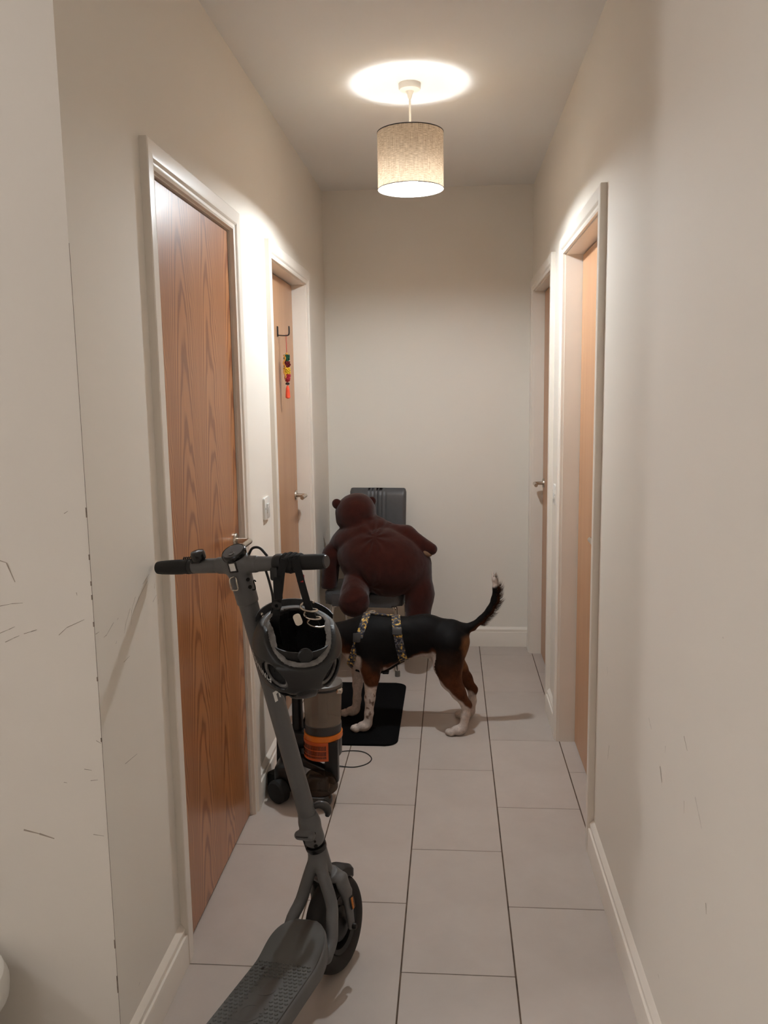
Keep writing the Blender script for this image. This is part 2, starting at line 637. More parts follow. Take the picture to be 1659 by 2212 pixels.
# floor: grout bed + every tile
fl = box(BM(), RX0 - .1, 0.82, RY0 - .1, YB + .1, -0.06, -0.0015)
floor = tagit(obj('floor', fl, 'grout', None, False), kind='structure')
tile_cache = {}
def add_tile(x0, x1, y0, y1):
    wd, ln = round(x1 - x0, 4), round(y1 - y0, 4)
    if wd < 0.01 or ln < 0.01:
        return
    key = (wd, ln)
    if key not in tile_cache:
        bm = BM()
        box(bm, -wd / 2, wd / 2, -ln / 2, ln / 2, -0.0075, 0.0, 0.0009, 1)
        me = bpy.data.meshes.new('tile')
        bmesh.ops.recalc_face_normals(bm, faces=bm.faces)
        bm.to_mesh(me); bm.free()
        me.materials.append(M['tile'])
        tile_cache[key] = me
    o = bpy.data.objects.new('tile', tile_cache[key])
    COL.objects.link(o)
    o.location = ((x0 + x1) / 2, (y0 + y1) / 2, 0)
    o.parent = floor
GX, GY = 0.0042, 0.0026
for k in range(-7, 3):
    X0, X1 = 0.3 * k + GX / 2, 0.3 * k + 0.3 - GX / 2
    off = 0.3 if k % 2 else 0.0
    for j in range(-4, 6):
        Y0, Y1 = off + 0.6 * j + GY / 2, off + 0.6 * j + 0.6 - GY / 2
        ymin = -2.2
        if X1 < XL - 0.13:
            ymax = YC + 0.005
        else:
            ymax = YB
        a, b = max(Y0, ymin), min(Y1, ymax)
        xa, xb = max(X0, XL - 0.1 if a > YC else RX0), min(X1, XR + 0.1)
        if b - a > 0.01:
            add_tile(xa, xb, a, b)

tagit(obj('ceiling', box(BM(), RX0 - .1, 0.82, RY0 - .1, YB + .1, ZC, ZC + .08), 'ceiling', None, False), kind='structure')

# door openings (lining inner faces)
D1 = (0.064, 0.800, 2.045)
D2 = (1.388, 2.214, 2.045)
D3 = (0.675, 1.497, 2.045)
D4 = (1.906, 2.735, 2.045)
LT = 0.028                  # lining thickness

def wall_with_openings(name, xa, xb, ya, yb, ops):
    bm = BM()
    y = ya
    for (a, b, t) in ops:
        box(bm, xa, xb, y, a - LT, 0, ZC)
        box(bm, xa, xb, a - LT, b + LT, t + LT, ZC)
        y = b + LT
    box(bm, xa, xb, y, yb, 0, ZC)
    bmesh.ops.remove_doubles(bm, verts=bm.verts, dist=1e-5)
    return tagit(obj(name, bm, 'wall', None, False), kind='structure')

wall_left = wall_with_openings('wall_left', XL - TH, XL, YC, YB, [D1, D2])
wall_right = wall_with_openings('wall_right', XR, XR + TH, RY0, YB, [D3, D4])
wall_far = tagit(obj('wall_far', box(BM(), XL - TH, XR + TH, YB, YB + TH, 0, ZC), 'wall_far', None, False), kind='structure')
wall_return = tagit(obj('wall_return', box(BM(), RX0, XL - TH, YC, YC + TH, 0, ZC), 'wall', None, False), kind='structure')
tagit(obj('wall_room_left', box(BM(), RX0 - TH, RX0, RY0, YC + TH, 0, ZC), 'wall', None, False), kind='structure')
tagit(obj('wall_room_rear', box(BM(), RX0 - TH, XR + TH, RY0 - TH, RY0, 0, ZC), 'wall', None, False), kind='structure')

# skirting boards: ovolo top + small bead, swept profile (depth out of wall, height)
SKP = [(0, 0), (0.018, 0), (0.018, 0.084), (0.0170, 0.0865), (0.0115, 0.0875), (0.0115, 0.0985), (0.0128, 0.1005), (0.0122, 0.1035), (0.0085, 0.1075), (0.002, 0.1155), (0, 0.117)]
def skirting(name, p0, p1, normal, prof=SKP):
    bm = BM()
    p0, p1, nrm = Vector(p0), Vector(p1), Vector(normal)
    A = [bm.verts.new(p0 + nrm * a + Vector((0, 0, b))) for a, b in prof]
    Bq = [bm.verts.new(p1 + nrm * a + Vector((0, 0, b))) for a, b in prof]
    n = len(prof)
    for i in range(n):
        bm.faces.new((A[i], A[(i + 1) % n], Bq[(i + 1) % n], Bq[i]))
    bm.faces.new(A[::-1]); bm.faces.new(Bq)
    return tagit(obj(name, bm, 'trim', None, True, 25), kind='structure')
AW = 0.062                  # architrave width
AT = 0.020                  # architrave thickness
skirting('baseboard_left', (XL, YC - 0.016, 0), (XL, D1[0] - AW - 0.004, 0), (1, 0, 0))
skirting('baseboard_left_middle', (XL, D1[1] + AW + 0.004, 0), (XL, D2[0] - AW - 0.004, 0), (1, 0, 0))
skirting('baseboard_left_end', (XL, D2[1] + AW + 0.004, 0), (XL, YB, 0), (1, 0, 0))
skirting('baseboard_right', (XR, RY0, 0), (XR, D3[0] - AW - 0.004, 0), (-1, 0, 0))
skirting('baseboard_right_middle', (XR, D3[1] + AW + 0.004, 0), (XR, D4[0] - AW - 0.004, 0), (-1, 0, 0))
skirting('baseboard_right_end', (XR, D4[1] + AW + 0.004, 0), (XR, YB, 0), (-1, 0, 0))
skirting('baseboard_far', (XL, YB, 0), (XR, YB, 0), (0, -1, 0))
skirting('baseboard_return', (RX0, YC, 0), (XL, YC, 0), (0, -1, 0))

# doors -------------------------------------------------------------
# architrave profile: u = distance outwards from the lining edge, d = depth out of the wall
ARP = [(0, 0), (0, 0.011), (0.006, 0.0135), (0.012, 0.012), (0.016, 0.0125), (0.019, 0.0165), (0.022, 0.0185), (0.030, 0.0195), (AW - 0.003, AT), (AW, AT - 0.002), (AW, 0)]
def arch_piece(face, sx, y_or_z, kind, op):
    """mitred architrave leg/head built as a swept profile"""
    a, b, t = op
    bm = BM()
    A, Bq = [], []
    for u, d in ARP:
        u2 = u + 0.004
        X = face + sx * d
        if kind == 'near':
            A.append(bm.verts.new((X, a - u2, 0))); Bq.append(bm.verts.new((X, a - u2, t + u2)))
        elif kind == 'far':
            A.append(bm.verts.new((X, b + u2, 0))); Bq.append(bm.verts.new((X, b + u2, t + u2)))
        else:
            A.append(bm.verts.new((X, a - u2, t + u2))); Bq.append(bm.verts.new((X, b + u2, t + u2)))
    n = len(A)
    for i in range(n):
        bm.faces.new((A[i], A[(i + 1) % n], Bq[(i + 1) % n], Bq[i]))
    bm.faces.new(A[::-1]); bm.faces.new(Bq)
    return bm

def make_door(name, op, face, sx, leaf_x, hinge_near, mat, label_leaf, lever_z=1.005):
    """sx: +1 wall faces +X (left wall), -1 wall faces -X (right wall); leaf_x: visible leaf face"""
    a, b, t = op
    root = thing(name, None, None, (face, (a + b) / 2, 0), kind='structure')
    for kd in ('near', 'far', 'head'):
        obj('architrave', arch_piece(face, sx, 0, kd, op), 'trim', root, True, 25)
    # lining: two jambs and a head, as deep as the wall
    xo = face - sx * TH
    x0, x1 = min(face, xo), max(face, xo)
    obj('jamb', box(BM(), x0, x1, a - LT + .0005, a, 0, t), 'trim', root, False)
    obj('jamb', box(BM(), x0, x1, b, b + LT - .0005, 0, t), 'trim', root, False)
    obj('lining_head', box(BM(), x0, x1, a - LT + .0005, b + LT - .0005, t, t + LT - .0005), 'trim', root, False)
    lx0 = leaf_x - sx * 0.040
    la, lb = a + 0.0045, b - 0.0045
    leaf = obj('leaf', box(BM(), min(leaf_x, lx0), max(leaf_x, lx0), la, lb, 0.006, t - 0.004, 0.001, 1), mat, root, False)
    leaf['label'] = label_leaf
    # backing stop so that no light leaks round the leaf
    sxx = lx0 - sx * 0.002
    sb = BM()
    s0, s1 = sorted((sxx, sxx - sx * 0.014))
    box(sb, s0, s1, a, a + 0.02, 0, t); box(sb, s0, s1, b - 0.02, b, 0, t); box(sb, s0, s1, a + .02, b - .02, t - 0.02, t)
    obj('door_stop', sb, 'trim', root, False)
    # lever handle
    hy = (lb - 0.062) if hinge_near else (la + 0.062)
    dr = -1 if hinge_near else 1
    h = BM()
    ax = RY(90 * sx)
    lathe(h, [(0, 0), (0.026, 0), (0.026, 0.007), (0.0245, 0.009), (0, 0.009)], 28, T(leaf_x, hy, lever_z) @ ax)
    rose = obj('handle_rose', h, 'chrome', leaf, True)
    rose['label'] = 'round steel handle rose'
    h = BM()
    path = [(leaf_x + sx * 0.008, hy, lever_z), (leaf_x + sx * 0.035, hy, lever_z), (leaf_x + sx * 0.050, hy + dr * 0.004, lever_z),
            (leaf_x + sx * 0.055, hy + dr * 0.016, lever_z), (leaf_x + sx * 0.055, hy + dr * 0.05, lever_z), (leaf_x + sx * 0.055, hy + dr * 0.112, lever_z)]
    tube(h, path, 0.0095, 16, smooth_n=5)
    lv = obj('handle_lever', h, 'chrome', leaf, True)
    lv['label'] = 'brushed steel lever handle'
    # threshold shadow gap is real: leaf clears the floor
    if abs(leaf_x - face) < 0.02:          # corridor-opening leaf shows its hinge knuckles
        hyy = la - 0.001 if hinge_near else lb + 0.001
        for hz in (1.83, 1.02, 0.22):
            g = BM()
            for i in range(5):
                z0 = hz - 0.05 + i * 0.02
                lathe(g, [(0, z0), (0.0055, z0), (0.0055, z0 + 0.0188), (0, z0 + 0.0188)], 12, T(leaf_x + sx * 0.0045, hyy, 0))
            lathe(g, [(0, hz + .05), (0.0035, hz + .05), (0.004, hz + .054), (0, hz + .057)], 12, T(leaf_x + sx * 0.0045, hyy, 0))
            obj('hinge', g, 'chrome', leaf, True)
    else:
        # dark rebate line between leaf and lining is the real 3 mm gap
        pass
    return root, leaf

door_1, leaf1 = make_door('door_1', D1, XL, 1, -0.594, True, 'oak', 'lacquered oak leaf with cathedral grain', 1.022)
door_2, leaf2 = make_door('door_2', D2, XL, 1, -0.650, True, 'oak_plain', 'plain pale oak leaf set back in its frame', 1.003)
door_3, leaf3 = make_door('door_3', D3, XR, -1, 0.664, False, 'oak_warm', 'warm oak leaf set back in its frame', 1.003)
door_4, leaf4 = make_door('door_4', D4, XR, -1, 0.650, True, 'oak_plain', 'oak leaf set back in its frame at the corridor end', 1.000)
for d_, s_ in ((door_1, 'white framed oak cupboard door beside the scooter'), (door_2, 'white framed oak door with a hanging ornament'),
               (door_3, 'white framed oak door nearest on the right wall'), (door_4, 'white framed oak door at the far right end')):
    d_['label'] = s_

# wear on the walls: small scratches and scuffs, paper thin like the marks themselves
def strip_mark(bm, pts, wd, nrm):
    nrm = Vector(nrm)
    for i in range(len(pts) - 1):
        a, b = Vector(pts[i]), Vector(pts[i + 1])
        t = (b - a).normalized()
        s = t.cross(nrm).normalized() * (wd / 2)
        vs = [bm.verts.new(p + nrm * 0.0004 + q) for p, q in ((a, -s), (a, s), (b, s * .5), (b, -s * .5))]
        bm.faces.new(vs)
def marks(name, wall, mat, lines, nrm):
    bm = BM()
    for pts, wd in lines:
        strip_mark(bm, pts, wd, nrm)
    o = obj(name, bm, mat, wall, False)
    o['label'] = 'dark scratches and scuffs in the paint'
    return o
_R = [[(-0.632, 1.28), (-0.624, 1.285)], [(-0.661, 1.03), (-0.643, 1.046), (-0.605, 1.063)], [(-0.776, 1.014), (-0.757, 1.023), (-0.745, 1.028)], [(-0.735, 1.032), (-0.719, 1.037), (-0.707, 1.041)], [(-0.786, 1.033), (-0.766, 1.041), (-0.753, 1.047)], [(-0.781, 1.09), (-0.756, 1.095), (-0.732, 1.097)], [(-0.673, 0.712), (-0.666, 0.711)], [(-0.597, 0.805), (-0.587, 0.799)], [(-0.627, 0.742), (-0.611, 0.74)], [(-0.618, 1.119), (-0.617, 1.113)], [(-0.615, 0.717), (-0.599, 0.719)], [(-0.617, 0.597), (-0.594, 0.594)]]
marks('scratch_marks', wall_return, 'scuff', [([(x, YC, z) for x, z in L], 0.0011) for L in _R], (0, -1, 0))
marks('scuff_marks', wall_return, 'scuff_soft', [([(-0.769, YC, 0.603), (-0.735, YC, 0.595), (-0.703, YC, 0.585)], 0.004), ([(-0.79, YC, 1.19), (-0.76, YC, 1.18), (-0.745, YC, 1.14)], 0.003)], (0, -1, 0))
_L = [[(-0.217, 1.036), (-0.245, 1.011), (-0.259, 0.99)], [(-0.271, 0.928), (-0.236, 0.931)], [(-0.103, 1.073), (-0.161, 1.048), (-0.209, 1.017)], [(-0.183, 1.054), (-0.209, 1.03), (-0.217, 0.998)], [(-0.312, 1.03), (-0.351, 1.014), (-0.366, 1.013)], [(-0.134, 1.073), (-0.089, 1.087)], [(-0.075, 1.015), (-0.047, 1.026)], [(-0.404, 1.031), (-0.386, 1.031)], [(-0.297, 0.703), (-0.227, 0.695)], [(-0.29, 0.166), (-0.299, 0.163)], [(-0.286, 1.033), (-0.292, 1.030)], [(-0.307, 0.981), (-0.302, 0.986)], [(-0.06, 1.045), (-0.052, 1.06)], [(-0.04, 1.0), (-0.036, 1.012)]]
marks('scratch_marks', wall_left, 'scuff', [([(XL, y, z) for y, z in L], 0.0010) for L in _L], (1, 0, 0))
_W = [[(0.435, 0.694), (0.425, 0.672)], [(-0.088, 0.746), (-0.103, 0.736), (-0.117, 0.73)], [(-0.242, 0.744), (-0.24, 0.728)], [(-0.394, 0.696), (-0.397, 0.671)], [(-0.465, 0.74), (-0.492, 0.719), (-0.512, 0.702)], [(-0.246, 0.206), (-0.255, 0.202)], [(-0.583, 1.089), (-0.586, 1.087)]]
marks('scratch_marks', wall_right, 'scuff', [([(XR, y, z) for y, z in L], 0.0012) for L in _W], (-1, 0, 0))
marks('scuff_marks', wall_right, 'scuff_soft', [([(XR, -0.202, 0.679), (XR, -0.222, 0.651)], 0.005), ([(XR, 0.378, 0.473), (XR, 0.394, 0.423)], 0.003), ([(XR, -0.553, 0.58), (XR, -0.558, 0.561)], 0.003), ([(XR, -0.377, 0.824), (XR, -0.403, 0.805)], 0.003)], (-1, 0, 0))
_E = [(1.292, 1.272), (1.197, 1.186), (1.114, 1.104), (1.058, 1.048), (0.811, 0.802), (0.942, 0.933), (1.142, 1.133), (0.356, 0.336), (0.271, 0.231)]
bm = BM()
for a, b in _E:
    box(bm, XL - 0.0016, XL + 0.0004, YC - 0.0004, YC + 0.0022, b, a)
box(bm, XL - 0.0006, XL + 0.0005, YC + 0.0004, YC + 0.0014, 0.12, 1.80)
o = obj('corner_chips', bm, 'scuff', wall_return, False)
o['label'] = 'dark chips and crack along the wall corner'

# ================================================================== FIXTURES
# pendant lamp
LX, LY = -0.011, 1.285
def drum(bm, r0, r1, z0, z1, n=96):
    return lathe(bm, [(r0, z0), (r0, z1), (r1, z1), (r1, z0), (r0, z0)], n)
lamp = thing('pendant_lamp', 'lit drum pendant lamp with beige linen shade hanging from ceiling', 'lamp', (LX, LY, ZC))
P0 = T(LX, LY, 0)
b = BM(); lathe(b, [(0, ZC), (0.041, ZC), (0.041, ZC - 0.016), (0.038, ZC - 0.021), (0.016, ZC - 0.026), (0.010, ZC - 0.036), (0.006, ZC - 0.052), (0, ZC - 0.052)], 40, P0)
obj('ceiling_rose', b, 'white_plastic', lamp)
b = BM(); tube(b, [(LX, LY, ZC - 0.045), (LX, LY, 2.50), (LX, LY, 2.385)], 0.0038, 12)
obj('cord', b, 'white_plastic', lamp)
ZS0, ZS1, RS = 2.266, 2.468, 0.1235
# the shade mesh is centred on its own object so that the weave runs round it
b = BM(); lathe(b, [(RS, ZS0 - 2.367), (RS, ZS1 - 2.367)], 96)
shade = obj('lamp_shade', b, 'shade', None)
shade.parent = lamp; shade.location = (0, 0, 2.367 - ZC)
for nm, z in (('top_rim', ZS1), ('bottom_rim', ZS0)):
    b = BM(); lathe(b, [(RS + 0.0012 * math.cos(t), z + 0.0018 * math.sin(t)) for t in [2 * PI * i / 8 for i in range(9)]], 96, P0)
    o = obj(nm, b, 'sc_black' if nm == 'top_rim' else 'vac_grey', None)
    o.data.transform(T(-LX, -LY, -2.367)); o.parent = shade
b = BM()
for k in range(3):
    a = 2 * PI * k / 3 + 0.5
    tube(b, [(LX + 0.02 * math.cos(a), LY + 0.02 * math.sin(a), 2.385), (LX + (RS - 0.001) * math.cos(a), LY + (RS - 0.001) * math.sin(a), ZS1 - 0.004)], 0.0013, 6)
lathe(b, [(0.020 + 0.0015 * math.cos(t), 2.385 + 0.0015 * math.sin(t)) for t in [2 * PI * i / 8 for i in range(9)]], 24, P0)
obj('shade_spider', b, 'white_plastic', lamp)
b = BM(); lathe(b, [(0, 2.392), (0.0185, 2.392), (0.0185, 2.362), (0.015, 2.345), (0, 2.345)], 24, P0)
obj('lamp_holder', b, 'white_plastic', lamp)
b = BM(); lathe(b, [(0.013, 2.345), (0.018, 2.338), (0.0265, 2.322), (0.0295, 2.305), (0.0265, 2.290), (0.017, 2.279), (0, 2.275)], 32, P0)
obj('bulb', b, 'bulb', lamp)

# opal globe lamp on the adjoining room ceiling, plus an unseen second one added as fill (the one on the left throws the corner's shadow on the right wall)
def globe_lamp(gx, gy, label, rg=0.13):
    g = thing('globe_ceiling_lamp', label, 'lamp', (gx, gy, ZC), group='globe lamps of the adjoining room')
    b = BM(); lathe(b, [(0, ZC), (0.06, ZC), (0.06, ZC - 0.03), (0.05, ZC - 0.036), (0, ZC - 0.036)], 32, T(gx, gy, 0))
    obj('ceiling_mount', b, 'white_plastic', g)
    b = BM(); lathe(b, [(max(0, rg * math.sin(PI * i / 20)), ZC - 0.030 - rg + rg * math.cos(PI * i / 20)) for i in range(1, 21)], 32, T(gx, gy, 0))
    obj('glass_globe', b, 'globe', g)
globe_lamp(-2.70, -1.14, 'opal globe lamp on the adjoining room ceiling, left of the corridor corner')
globe_lamp(-0.75, -3.05, 'added opal globe lamp, unseen behind the camera, filling light on the left wall', 0.066)

# light switches
def light_switch(x, y, z, sx, label):
    r = thing('light_switch', label, 'switch', (x, y, z), group='wall light switches')
    b = BM()
    prism(b, rrect(0.086, 0.086, 0.007), 0, 0.009, T(x, y, z) @ RY(90 * sx) @ RZ(90), 0.0025)
    obj('switch_plate', b, 'white_plastic', r)
    b = BM()
    box(b, -0.013, 0.013, -0.019, 0.019, 0, 0.0055, 0.0015, 1)
    bmesh.ops.rotate(b, verts=b.verts, cent=(0, 0, 0), matrix=Matrix.Rotation(math.radians(5), 3, 'X'))
    obj('rocker', b, 'white_plastic', r, True, 38, T(x + sx * 0.0078, y, z) @ RY(90 * sx) @ RZ(90))
    for s in (-1, 1):
        b = BM()
        lathe(b, [(0, 0), (0.0035, 0), (0.0035, 0.0006), (0, 0.0006)], 12, T(x + sx * 0.0088, y + s * 0.030, z) @ RY(90 * sx))
        obj('screw_cap', b, 'vac_grey', r)
light_switch(XL, 1.178, 1.072, 1, 'white rocker light switch on left wall between the two oak doors')
light_switch(XR, 1.705, 1.055, -1, 'white light switch seen edge-on between the two right-hand doors')

# hook and ornament on the second left door
HX, HY, HZ = -0.650, 1.83, 1.80
hk = thing('door_hook', 'black metal coat hook on the pale oak door', 'hook', (HX, HY, HZ))
b = BM(); box(b, HX + 0.0003, HX + 0.004, HY - 0.011, HY + 0.011, HZ - 0.030, HZ + 0.016, 0.0012, 1); obj('back_plate', b, 'sc_black', hk)
b = BM()
for s in (-1, 1):
    tube(b, [(HX + 0.003, HY + s * 0.006, HZ - 0.024), (HX + 0.03, HY + s * 0.006, HZ - 0.026), (HX + 0.048, HY + s * 0.006, HZ - 0.025), (HX + 0.054, HY + s * 0.006, HZ - 0.017), (HX + 0.0545, HY + s * 0.006, HZ + 0.010)], 0.0022, 8, smooth_n=4)
tube(b, [(HX + 0.0545, HY - 0.006, HZ + 0.010), (HX + 0.0545, HY - 0.003, HZ + 0.014), (HX + 0.0545, HY + 0.003, HZ + 0.014), (HX + 0.0545, HY + 0.006, HZ + 0.010)], 0.0022, 8, smooth_n=3)
obj('hook_arm', b, 'sc_black', hk)
OX, OY = HX + 0.040, HY
orn = thing('hanging_ornament', 'beaded red and yellow charm with orange tassel hanging on door hook', 'ornament', (OX, OY, HZ - 0.31))
mo = {k: simple('bead_' + k, c, 0.35) for k, c in dict(red=(150, 22, 26), maroon=(96, 14, 24), green=(22, 84, 58), yellow=(214, 176, 44), gold=(196, 140, 60), pink=(176, 40, 60), black=(22, 20, 22)).items()}
M['tassel'] = simple('orange_tassel', (232, 84, 52), 0.8, bump=0.4, bscale=300)
b = BM()
zt = HZ - 0.0255
tube(b, [(OX, OY - 0.003, HZ - 0.105), (OX, OY - 0.005, zt - 0.03), (OX, OY - 0.0065, zt + 0.001), (OX, OY, zt + 0.0035), (OX, OY + 0.0065, zt + 0.001), (OX, OY + 0.005, zt - 0.03), (OX, OY + 0.003, HZ - 0.105)], 0.0008, 6, smooth_n=4)
obj('string', b, 'red', orn)
b = BM(); lathe(b, [(0.006 * math.sin(PI * i / 10), 0.006 * math.cos(PI * i / 10)) for i in range(11)], 14, T(OX, OY, HZ - 0.108))
obj('gold_bead', b, mo['gold'], orn)
segs = [('green', 0.112, 0.142, 0.013), ('maroon', 0.142, 0.170, 0.014), ('yellow', 0.170, 0.200, 0.014), ('pink', 0.200, 0.226, 0.012), ('red', 0.226, 0.236, 0.008)]
for nm, a, c_, rr in segs:
    b = BM()
    nz = int((c_ - a) / 0.006)
    for iz in range(nz):
        zz = HZ - (a + 0.006 * (iz + 0.5))
        for q in range(7):
            an = 2 * PI * (q + 0.5 * (iz % 2)) / 7
            rj = rr * random.uniform(0.75, 1.1)
            bmesh.ops.create_icosphere(b, subdivisions=1, radius=0.0042, matrix=T(OX + rj * math.cos(an), OY + rj * math.sin(an), zz))
    lathe(b, [(0, HZ - a), (rr * 0.7, HZ - a), (rr * 0.7, HZ - c_), (0, HZ - c_)], 10, T(OX, OY, 0))
    obj('bead_cluster', b, mo[nm], orn)
b = BM()
for q in range(16):
    zz = HZ - 0.118 - q * 0.0065
    bmesh.ops.create_icosphere(b, subdivisions=1, radius=0.0045, matrix=T(OX - 0.008 + 0.004 * math.sin(q), OY - 0.016, zz))
obj('bead_strand', b, mo['gold'], orn)
b = BM(); lathe(b, [(0, HZ - 0.236), (0.009, HZ - 0.238), (0.010, HZ - 0.246), (0, HZ - 0.250)], 14, T(OX, OY, 0)); obj('dark_bead', b, mo['black'], orn)
b = BM(); lathe(b, [(0, HZ - 0.250), (0.004, HZ - 0.252), (0.006, HZ - 0.258), (0.008, HZ - 0.264), (0.010, HZ - 0.285), (0.011, HZ - 0.306), (0.004, HZ - 0.310), (0, HZ - 0.306)], 16, T(OX, OY, 0)); obj('tassel', b, 'tassel', orn)

# door mat with rounded corners
mt = BM()
prism(mt, rrect(0.455, 0.775, 0.055, 8, -0.327, 1.800), 0.0004, 0.0085, None, 0.003)
tagit(obj('door_mat', mt, 'mat'), 'plain black floor mat with rounded corners under the dog', 'mat')

# thin cable on the floor
b = BM()
tube(b, [(-0.46, 1.16, 0.0022), (-0.41, 1.29, 0.0022), (-0.337, 1.345, 0.0022), (-0.27, 1.357, 0.0022), (-0.225, 1.335, 0.0022), (-0.198, 1.283, 0.0022), (-0.214, 1.232, 0.0022), (-0.262, 1.201, 0.0022), (-0.319, 1.207, 0.0022), (-0.389, 1.225, 0.0022), (-0.43, 1.19, 0.0022)], 0.0022, 8, smooth_n=8)
tagit(obj('charging_cable', b, 'cable'), 'thin dark cable looped on the tiles beside the vacuum cleaner', 'cable')

# white bin just inside the left edge of the picture
bn = thing('waste_bin', 'white plastic bin at the left edge beside the wall corner', 'bin', (-0.905, -0.56, 0))
b = BM(); lathe(b, [(0, 0.002), (0.098, 0.002), (0.104, 0.012), (0.120, 0.29), (0.117, 0.29), (0.10, 0.014), (0, 0.012)], 40, T(-0.905, -0.56, 0)); obj('bin_body', b, 'white_plastic', bn)
b = BM(); lathe(b, [(0.116, 0.285), (0.130, 0.283), (0.143, 0.300), (0.145, 0.325), (0.136, 0.350), (0.118, 0.360), (0.106, 0.356), (0.104, 0.345), (0.116, 0.335), (0.116, 0.285)], 40, T(-0.905, -0.56, 0)); obj('bin_rim', b, 'white_plastic', bn)

# ================================================================== DINING CHAIR (faces the camera, turned a little)
CM = T(-0.318, 2.50, 0) @ RZ(-6)
ch = thing('dining_chair', 'grey faux-leather dining chair with chrome legs against far wall', 'chair', mat=CM)
b = BM()
prism(b, rrect(0.42, 0.41, 0.05, 6), 0.385, 0.452, None, 0.024)
for v in b.verts:
    if v.co.z > 0.42:
        v.co.z += 0.012 * (1 - (v.co.x / 0.21) ** 2) * (1 - (v.co.y / 0.205) ** 2)
obj('seat', b, 'leather', ch)
# upholstered back with five vertical pleats
def back_mesh():
    bm = BM()
    nx, nz = 56, 24
    W2, z0, z1 = 0.166, 0.435, 0.965
    pl = [-0.045, -0.022, 0.0, 0.022, 0.045]
    def yc(z): return 0.215 + (z - 0.44) * 0.165
    def grid(front):
        R = []
        for i in range(nx + 1):
            row = []
            for j in range(nz + 1):
                u = -1 + 2 * i / nx; v = j / nz
                x = W2 * u; z = z0 + (z1 - z0) * v
                ed = min(1 - abs(u), (1 - v) * 1.6, v * 1.6 + 0.02)
                th = 0.021 * min(1, (ed / 0.10)) ** 0.5 if ed < 0.10 else 0.021
                if front:
                    for p in pl:
                        th -= 0.006 * math.exp(-((x - p) / 0.0028) ** 2)
                    y = yc(z) - th
                else:
                    y = yc(z) + th
                # rounded top corners
                cr = 0.018
                if z > z1 - cr and abs(x) > W2 - cr:
                    dx, dz = abs(x) - (W2 - cr), z - (z1 - cr)
                    d = math.hypot(dx, dz)
                    if d > cr:
                        x = math.copysign(W2 - cr + dx / d * cr, x); z = z1 - cr + dz / d * cr
                row.append(bm.verts.new((x, y, z)))
            R.append(row)
        return R
    F, Bk = grid(True), grid(False)
    for i in range(nx):
        for j in range(nz):
            bm.faces.new((F[i][j], F[i + 1][j], F[i + 1][j + 1], F[i][j + 1]))
            bm.faces.new((Bk[i][j], Bk[i][j + 1], Bk[i + 1][j + 1], Bk[i + 1][j]))
    bmesh.ops.remove_doubles(bm, verts=bm.verts, dist=0.0006)
    bm.edges.ensure_lookup_table()
    be = [e for e in bm.edges if e.is_boundary]
    if be:
        bmesh.ops.bridge_loops(bm, edges=be)
    return bm
obj('backrest', back_mesh(), 'leather', ch, True, 60)
for sx in (-1, 1):
    for fy in (-1, 1):
        b = BM()
        xt = sx * 0.165; yt = fy * 0.15
        tube(b, [(xt * 0.6, yt * 0.6, 0.378), (xt * 0.97, yt * 0.97, 0.374), (xt * 1.06, yt * 1.05, 0.34), (xt * 1.10, yt * (1.12 if fy < 0 else 1.35), 0.012)], 0.0105, 12, smooth_n=6)
        lg = obj('leg', b, 'chrome_poly', ch)
        lg['label'] = 'chrome tube leg'
        b = BM(); lathe(b, [(0, 0), (0.014, 0), (0.014, 0.028), (0.011, 0.032), (0, 0.032)], 14, T(xt * 1.10, yt * (1.12 if fy < 0 else 1.35), 0.0))
        obj('foot_cap', b, 'vac_grey', lg)
for sx in (-1, 1):
    b = BM()
    tube(b, [(sx * 0.12, -0.14, 0.374), (sx * 0.12, 0.14, 0.374), (sx * 0.12, 0.19, 0.39), (sx * 0.12, 0.205, 0.44)], 0.009, 10, smooth_n=4)
    obj('seat_rail', b, 'chrome_poly', ch)

